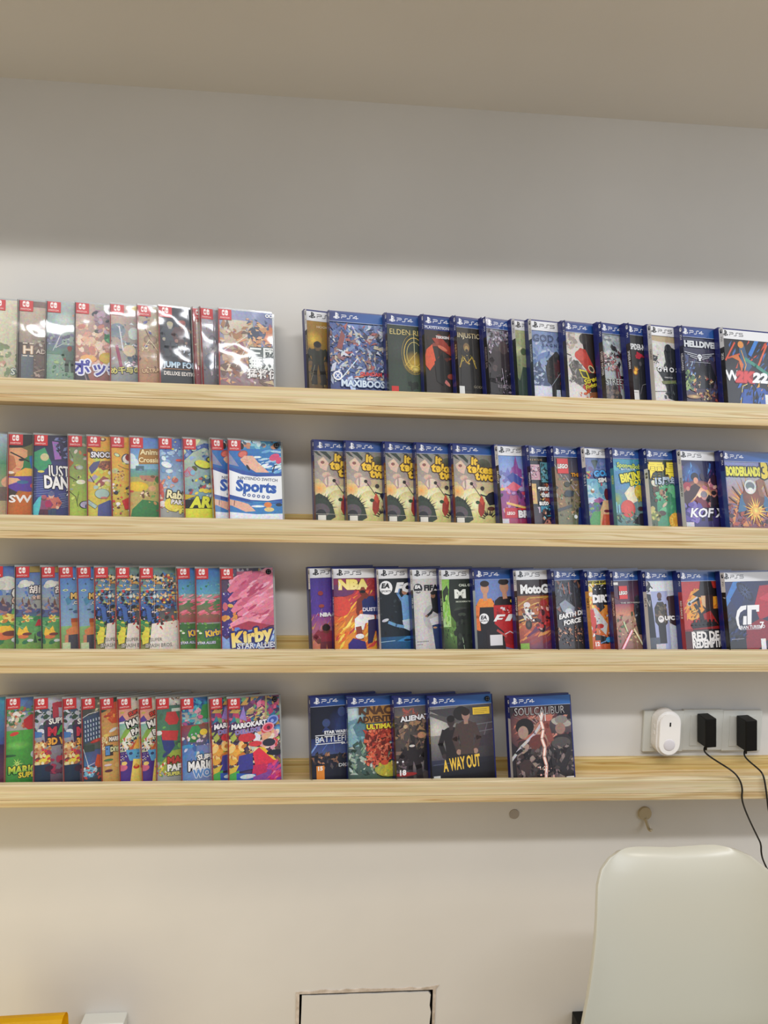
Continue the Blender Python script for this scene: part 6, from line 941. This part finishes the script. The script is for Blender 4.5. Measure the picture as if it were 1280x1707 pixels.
row(2, True, 11.5, 12, [
    ('f0', 518, '5', ('241c4c', 'f0f0f8', ''), 'purple streaked basketball game case, leftmost blue-rimmed one on the third ledge'),
    ('f1', 556, '5', ('5c2038', 'f0f0f8', 'NBA 2K21'), 'orange fiery basketball game case with a player in a navy vest, third ledge'),
    ('f2', 632, '5', ('d8d8d8', '303030', 'EA SPORTS'), 'black football game case with a light-blue shirted player, third ledge'),
    ('f3', 689, '5', ('40403c', 'f0f0f0', 'FIFA 23'), 'plain white football game case with a round dark badge, third ledge'),
    ('f4', 737, '5', ('28301f', 'e0e8d8', 'CALL OF DUTY'), 'bright green and black soldier game case with a big white M, third ledge'),
    ('f5', 792, '4', ('c0ccd8', '303848', ''), 'racing game case with two drivers in orange and red suits, third ledge'),
    ('f6', 862, '5', ('24201c', 'f0f0f0', 'MOTOGP 22'), 'motorcycle racing game case with two riders on orange, third ledge'),
    ('f7', 926, '4', ('1c2030', 'e0e0e0', ''), 'dark grey alien battle game case with slanted white capitals, third ledge'),
    ('f8', 982, '4', ('d89848', '1c1c1c', 'DIRT 5'), 'yellow and red rally game case with a white letter D, third ledge'),
    ('f9', 1024, '4', ('4c2430', 'e0c8c0', 'SKYWALKER'), 'dusk-red game case with a red square logo and pink light blades, third ledge'),
    ('f10', 1078, '4', ('dcdcdc', '202020', 'UFC 4'), 'black and pale blue fighter game case with a white spine, third ledge'),
    ('f11', 1137, '4', ('a82824', 'f0e8e0', 'RED DEAD II'), 'red game case with a hatted gunman before a yellow blaze, third ledge'),
    ('f12', 1210, '5', ('181818', 'f0f0f0', '7'), 'blue and red car-wheel game case with a big white emblem, third ledge', {'sticker': 1}),
], g)
g = 'small clear game cases on the lowest ledge'
row(3, False, 12, 15, [
    ('g0', -38, 's', (RED, 'f0e0d0', ''), 'sliver of a blue game case at the left picture edge, lowest ledge'),
    ('g1', 7, 's', (RED, 'f0e0d0', ''), 'grass green golf game case with a red cap shape, lowest ledge'),
    ('g2', 55, 's', (RED, 'f0e0d0', ''), 'game case with red green and orange lettering, the wider seen of two twins, lowest ledge'),
    ('=g2', 105, 's', None, 'game case with red green and orange lettering, the narrower seen of two twins, lowest ledge'),
    ('g4', 137, 's', (RED, 'f0e0d0', ''), 'game case with a slanting office tower full of lit windows, lowest ledge'),
    ('g5', 169, 's', (RED, 'f0e0d0', ''), 'sandy brown maker game case with white lettering, lowest ledge'),
    ('g6', 199, 's', (RED, 'f0e0d0', ''), 'party game case with a blue controller and black-rimmed letters, the wider seen of two'),
    ('=g6', 236, 's', None, 'party game case with black-rimmed letters, narrower seen of two twins'),
    ('g8', 260, 's', (RED, 'f0e0d0', ''), 'green papercraft game case with red and blue patches, lowest ledge'),
    ('g9', 302, 's', (RED, 'f0e0d0', ''), 'blue green game case with large condensed white lettering, lowest ledge'),
    ('g11', 353, 's', (RED, 'f0e0d0', ''), 'half-hidden kart racing game case behind its front twin, lowest ledge'),
    ('=g11', 380, 's', None, 'fully seen kart racing game case in rainbow colours, lowest ledge', {'sticker': 1}),
], g)
g = 'blue-rimmed game cases on the lowest ledge'
row(3, True, 12.5, 11, [
    ('h0', 518, '4', ('101018', 'd8d8e0', ''), 'black and navy space battle game case, leftmost blue-rimmed one on the lowest ledge'),
    ('h1', 580, '4', ('506c78', 'e0e0c0', ''), 'pale blue game case with a mass of red shards, lowest ledge'),
    ('h2', 658, '4', ('2c2424', 'e0e0e0', ''), 'murky brown alien shooter game case with white capitals, lowest ledge'),
    ('h3', 717, '4', ('28282c', 'e0b840', 'A WAY OUT'), 'dark game case with two men side by side and tall yellow letters, lowest ledge', {'sticker': 1}),
    ('h4', 851, '4', ('c8c4c8', '302c34', ''), 'lone game case with two duelling fighters and a pale lightning streak, lowest ledge', {'yaw': 9}),
], g)

# ------------------------------------------------------------------ sockets, chime, adapters and their cables
def wall_plate(px, py, label, group, tilt=0, big=None):
    p = on_plane(px, py, 0); t = thing('wall_socket', label, 'wall socket', (p.x, 0, p.z), group); t.rotation_euler = (0, math.radians(tilt), 0)
    s = .0435; box('socket_plate', -s, s, -.008, 0, -s, s, M['plate'], t, .0025, 3)
    f = box('socket_face', -.028, .028, -.0092, -.008, -.033, .033, M['plate'], t, .0008, 2)
    bm = bmesh.new()
    for a, b, c, d in ((-.0105, -.0075, .002, .012), (.0075, .0105, .002, .012), (-.0018, .0018, -.018, -.010)): add_box(bm, a, b, -.0095, -.0090, c, d)
    from_bm('socket_slots', bm, M['black'], f); return p
gs = 'square wall sockets above the lowest ledge'
P1 = wall_plate(1103, 1217, 'white square wall socket behind the white oval chime', gs)
P2 = wall_plate(1168, 1215, 'white square wall socket behind the left black adapter', gs)
P3 = wall_plate(1233, 1216, 'white square wall socket behind the right black adapter', gs)
def stadium(r, h, n=14):
    P = [(r * math.cos(math.pi * i / n), h + r * math.sin(math.pi * i / n)) for i in range(n + 1)]
    return P + [(-x, -z) for x, z in P]
c = on_plane(1103, 1224, -.036)
t = thing('wireless_chime', 'white oval plug-in chime on the leftmost wall socket', 'chime', (P1.x - .002, 0, c.z))
prism('chime_body', stadium(.0258, .0210)[::-1], -.038, -.0092, M['white'], t, .005, 4)
prism('front_cover', stadium(.0222, .0206)[::-1], -.0396, -.038, M['white'], t, .001, 2)
o = box('indicator_slot', -.0015, .0015, -.0400, -.0396, .017, .0255, M['black'], t, .0004, 2); o['label'] = 'small dark slot'
bm = bmesh.new(); bmesh.ops.create_uvsphere(bm, u_segments=24, v_segments=12, radius=.0125)
for v in bm.verts: v.co = Vector((v.co.x, v.co.y * .16 - .0394, v.co.z - .0215))
o = from_bm('sensor_dome', bm, M['grey'], t, True)
for k, z in enumerate((.0095, -.004)): box('side_button', -.0270, -.0255, -.027, -.020, z, z + .008, M['white'], t, .0006, 2)
def adapter(P, l, tp, bt, w, label):
    """l = picture x of the far left edge, tp / bt = picture y of its ends, w = width"""
    a, e = on_plane(l, tp, -.0095), on_plane(l, bt, -.0095); x = (a.x + e.x) / 2; zc = (a.z + e.z) / 2; h = (a.z - e.z) / 2
    t = thing('power_adapter', label, 'power adapter', (x + w / 2, 0, zc), 'black adapters in the wall sockets'); t.rotation_euler = (0, math.atan2(a.x - e.x, a.z - e.z), 0)
    box('adapter_body', -w / 2, w / 2, -.047, -.0125, -h, h, M['black'], t, .002, 3)
    box('plug_face', -w / 2 + .003, w / 2 - .003, -.0125, -.0095, -.020, .024, M['black'], t, .001, 2)
    bm = bmesh.new(); r = bmesh.ops.create_cone(bm, cap_ends=True, segments=16, radius1=.0024, radius2=.0036, depth=.014)
    for v in bm.verts: v.co = Vector((v.co.x, v.co.y - .026, v.co.z - h - .006))
    from_bm('strain_relief', bm, M['black'], t, True)
    return t.location + Vector((.0, -.026, -h - .011))
A2 = adapter(P2, 1160.5, 1188, 1235, .0235, 'black cube power adapter in the middle wall socket')
A3 = adapter(P3, 1226, 1191, 1241, .0250, 'black cube power adapter in the rightmost wall socket')
def cable(px, name, label, start):
    pts = [tuple(start + Vector((0, 0, .004)))] + [tuple(on_plane(x, y, d)) for x, y, d in px]
    return tag(tube(name, pts, .0017, M['cable']), label, 'cable')
cable([(1172, 1251, -.035), (1181, 1260, -.055), (1198, 1271, -.085), (1216, 1282, -.108), (1227, 1291, -.112), (1234.5, 1303, -.113), (1237.5, 1316, -.113), (1236, 1329, -.112), (1239, 1343, -.105), (1248, 1365, -.09), (1263, 1396, -.078), (1268.5, 1407, -.075), (1268.5, 1422, -.075), (1272.5, 1437, -.07), (1290, 1470, -.07), (1296, 1600, -.06), (1300, 1760, -.05)],
      'power_cable', 'thin black cable from the middle adapter down behind the chair', A2)
cable([(1239, 1258, -.035), (1247, 1268, -.055), (1262, 1280, -.088), (1270, 1288, -.108), (1273.5, 1297, -.112), (1276, 1312, -.113), (1278.5, 1330, -.112), (1280, 1347, -.10), (1289, 1390, -.10), (1306, 1480, -.11), (1340, 1760, -.12)],
      'power_cable', 'thin black cable from the rightmost adapter leaving at the right picture edge', A3)
# adhesive hook and the pad of a lost one
p = on_plane(1074, 1355, 0); t = thing('adhesive_hook', 'beige round adhesive hook under the lowest ledge, above the chair', 'hook', (p.x, 0, p.z))
bm = bmesh.new(); bmesh.ops.create_cone(bm, cap_ends=True, segments=32, radius1=.0145, radius2=.0135, depth=.005)
for v in bm.verts: v.co = Vector((v.co.x, -v.co.z * 1 - .0025, v.co.y))
from_bm('hook_disc', bm, M['hook'], t)
tube('hook_arm', [(.001, -.004, -.010), (.003, -.006, -.018), (.005, -.010, -.027), (.006, -.017, -.031), (.0065, -.022, -.026)], .0030, M['hook'], t)
p = on_plane(857, 1357, 0); bm = bmesh.new(); bmesh.ops.create_cone(bm, cap_ends=True, segments=28, radius1=.0105, radius2=.010, depth=.0016)
for v in bm.verts: v.co = Vector((v.co.x, -v.co.z - .0008, v.co.y))
o = from_bm('adhesive_pad', bm, M['pad']); o.location = (p.x, 0, p.z); tag(o, 'faint round adhesive pad on the wall under the lowest ledge', 'adhesive pad')
# low socket box on the left, plug at the right
p = on_plane(170, 1706, -.03); t = thing('surface_socket', 'cream surface socket box low on the wall, right of the yellow board', 'wall socket', (p.x, 0, p.z - .043))
box('socket_box', -.042, .042, -.032, 0, -.043, .043, M['plate'], t, .003, 3); box('socket_face', -.036, .036, -.0335, -.032, -.037, .034, M['white'], t, .001, 2)
p = on_plane(984, 1721, -.06); t = thing('plug_adapter', 'black plug low on the wall, half hidden by the chair', 'plug', (p.x, 0, p.z - .022))
box('plug_body', -.018, .02, -.06, 0, -.022, .022, M['black'], t, .002, 2); box('plug_clip', -.010, -.006, -.052, -.03, .022, .034, M['black'], t, .001, 2)
# folded yellow board at the lower left
def yboard():
    t = thing('yellow_box', 'bright yellow folded cardboard box at the bottom left corner', 'box', (on_plane(60, 1690, -.16).x, -.16, 0.0))
    bx = t.location; tl, tr = on_plane(-60, 1702, -.16), on_plane(103, 1692, -.16)
    zt = tr.z; x0, x1 = tl.x - bx.x, tr.x - bx.x; zl = tl.z
    bm = bmesh.new(); n = 8; prof = []
    for i in range(n + 1):                                   # rounded fold seen from the side, y then drop
        a = math.pi * i / n; prof.append((-.022 * math.cos(a), .022 * math.sin(a) - .022))
    prof = [(-.024, -.30)] + prof + [(.024, -.30)]
    A = [bm.verts.new((x0, y, zl + z)) for y, z in prof]; B = [bm.verts.new((x1 + .004 * (1 if 0 < k < len(prof) - 1 else 3), y, zt + z)) for k, (y, z) in enumerate(prof)]
    for k in range(len(prof) - 1): bm.faces.new((A[k], B[k], B[k + 1], A[k + 1]))
    bmesh.ops.solidify(bm, geom=bm.faces[:], thickness=-.0012)
    o = from_bm('folded_lid', bm, M['yellow'], t)
    box('box_body', x0, x1 - .002, -.0215, .0215, .0, zl - .05, M['yellow'], t)
    box('box_flap', (x0 + x1) / 2 - .005, (x0 + x1) / 2 + .03, -.027, -.023, zl - .06, zl - .013, M['yellow'], t, .001, 1)
yboard()

# ------------------------------------------------------------------ chair
def chair():
    cy = -.25
    OUT = [(937, 1707), (946, 1660), (955, 1611), (969, 1522), (976, 1475), (981, 1452), (991, 1435), (1008, 1423), (1031, 1418), (1054, 1419), (1085, 1420.5), (1122, 1421.5), (1160, 1419), (1195, 1415.5), (1222, 1414.5), (1243, 1419), (1262, 1433), (1277, 1450), (1290, 1475), (1297, 1510), (1304, 1560), (1312, 1625), (1320, 1707)]
    pts = [on_plane(x, y, cy) for x, y in OUT]; cx = (pts[3].x + pts[-4].x) / 2; base = .44
    t = thing('shell_chair', 'white moulded plastic shell chair against the wall at lower right', 'chair', (cx, cy, 0))
    L = [(p.x - cx, p.z) for p in pts]; top = max(z for _, z in L)
    # split the outline in left side (bottom to top), top edge, right side
    left = L[:9]; topl = L[8:15]; right = L[14:][::-1]
    def lerp(P, f):
        d = [0]
        for a, b in zip(P, P[1:]): d.append(d[-1] + math.hypot(b[0] - a[0], b[1] - a[1]))
        s = f * d[-1]
        for k in range(len(P) - 1):
            if s <= d[k + 1] + 1e-9:
                u = (s - d[k]) / (d[k + 1] - d[k]); return (P[k][0] + (P[k + 1][0] - P[k][0]) * u, P[k][1] + (P[k + 1][1] - P[k][1]) * u)
        return P[-1]
    NU, NV = 36, 30; bm = bmesh.new(); grid = []
    zb = left[0][1]
    for j in range(NV + 1):
        v = j / NV; rowv = []
        for i in range(NU + 1):
            u = i / NU
            # coons patch of the outline
            l, r = lerp(left, v), lerp(right, v); b = (left[0][0] + (right[0][0] - left[0][0]) * u, left[0][1] + (right[0][1] - left[0][1]) * u); tp = lerp(topl, u)
            c00, c10, c01, c11 = left[0], right[0], topl[0], topl[-1]
            P = [(1 - u) * l[k] + u * r[k] + (1 - v) * b[k] + v * tp[k] - ((1 - u) * (1 - v) * c00[k] + u * (1 - v) * c10[k] + (1 - u) * v * c01[k] + u * v * c11[k]) for k in (0, 1)]
            w = abs(2 * u - 1); h = (top - P[1])
            side = .042 * w ** 3 * (1 - v ** 5)                                # wings come forward, easing out at the top
            y = -side + .018 * (max(0, (v - .78)) / .22) ** 2 * (1 - w ** 4)   # top edge rolls back
            y += -.045 * (1 - math.exp(-h / .10)) + .05 * h                    # leans back above the waist, upright below
            rowv.append(bm.verts.new((P[0], y, P[1])))
        grid.append(rowv)
    # seat part continues below the frame
    cur = grid[0]; prev = cur
    rows = []
    z0 = zb; steps = 14
    for s in range(1, steps + 1):
        f = s / steps; rr = []
        for i, vb in enumerate(cur):
            u = i / NU; w = abs(2 * u - 1)
            if f < .5: a = f / .5; yy = vb.co.y - .03 * a - .10 * a ** 3; zz = z0 + (base + .05 - z0) * math.sin(a * math.pi / 2)
            else: a = (f - .5) / .5; yy = vb.co.y - .13 - .33 * a; zz = base + .05 - .045 * math.sin(a * math.pi * .8) + .0 * a
            zz += .045 * w ** 3 * (1 if f > .3 else f / .3) * (1 - .4 * f)
            rr.append(bm.verts.new((vb.co.x * (1 + .12 * math.sin(f * math.pi)) * (1 - .10 * max(0, f - .8) / .2), yy, zz)))
        rows.append(rr)
    allr = rows[::-1] + grid
    for a, b in zip(allr, allr[1:]):
        for i in range(NU): bm.faces.new((a[i], a[i + 1], b[i + 1], b[i]))
    bmesh.ops.recalc_face_normals(bm, faces=bm.faces)
    o = from_bm('seat_shell', bm, M['chair'], t, True)
    m = o.modifiers.new('s', 'SOLIDIFY'); m.thickness = .006; m.offset = 0
    m = o.modifiers.new('b', 'BEVEL'); m.width = .0024; m.segments = 3; m.limit_method = 'ANGLE'
    for sx in (-1, 1):
        for yy, ye in ((-.14, -.02), (-.36, -.46)):
            bm = bmesh.new(); bmesh.ops.create_cone(bm, cap_ends=True, segments=16, radius1=.011, radius2=.018, depth=1.0)
            a = Vector((sx * .13, yy, base)); b = Vector((sx * .21, ye, 0)); d = a - b
            R = d.to_track_quat('Z', 'Y').to_matrix(); mid = (a + b) / 2
            for v in bm.verts: v.co = mid + R @ Vector((v.co.x, v.co.y, v.co.z * d.length))
            from_bm('leg', bm, M['leg'], t, True)
    box('leg_bracket', -.14, .14, -.37, -.13, base - .012, base - .004, M['black'], t, .002, 1)
chair()
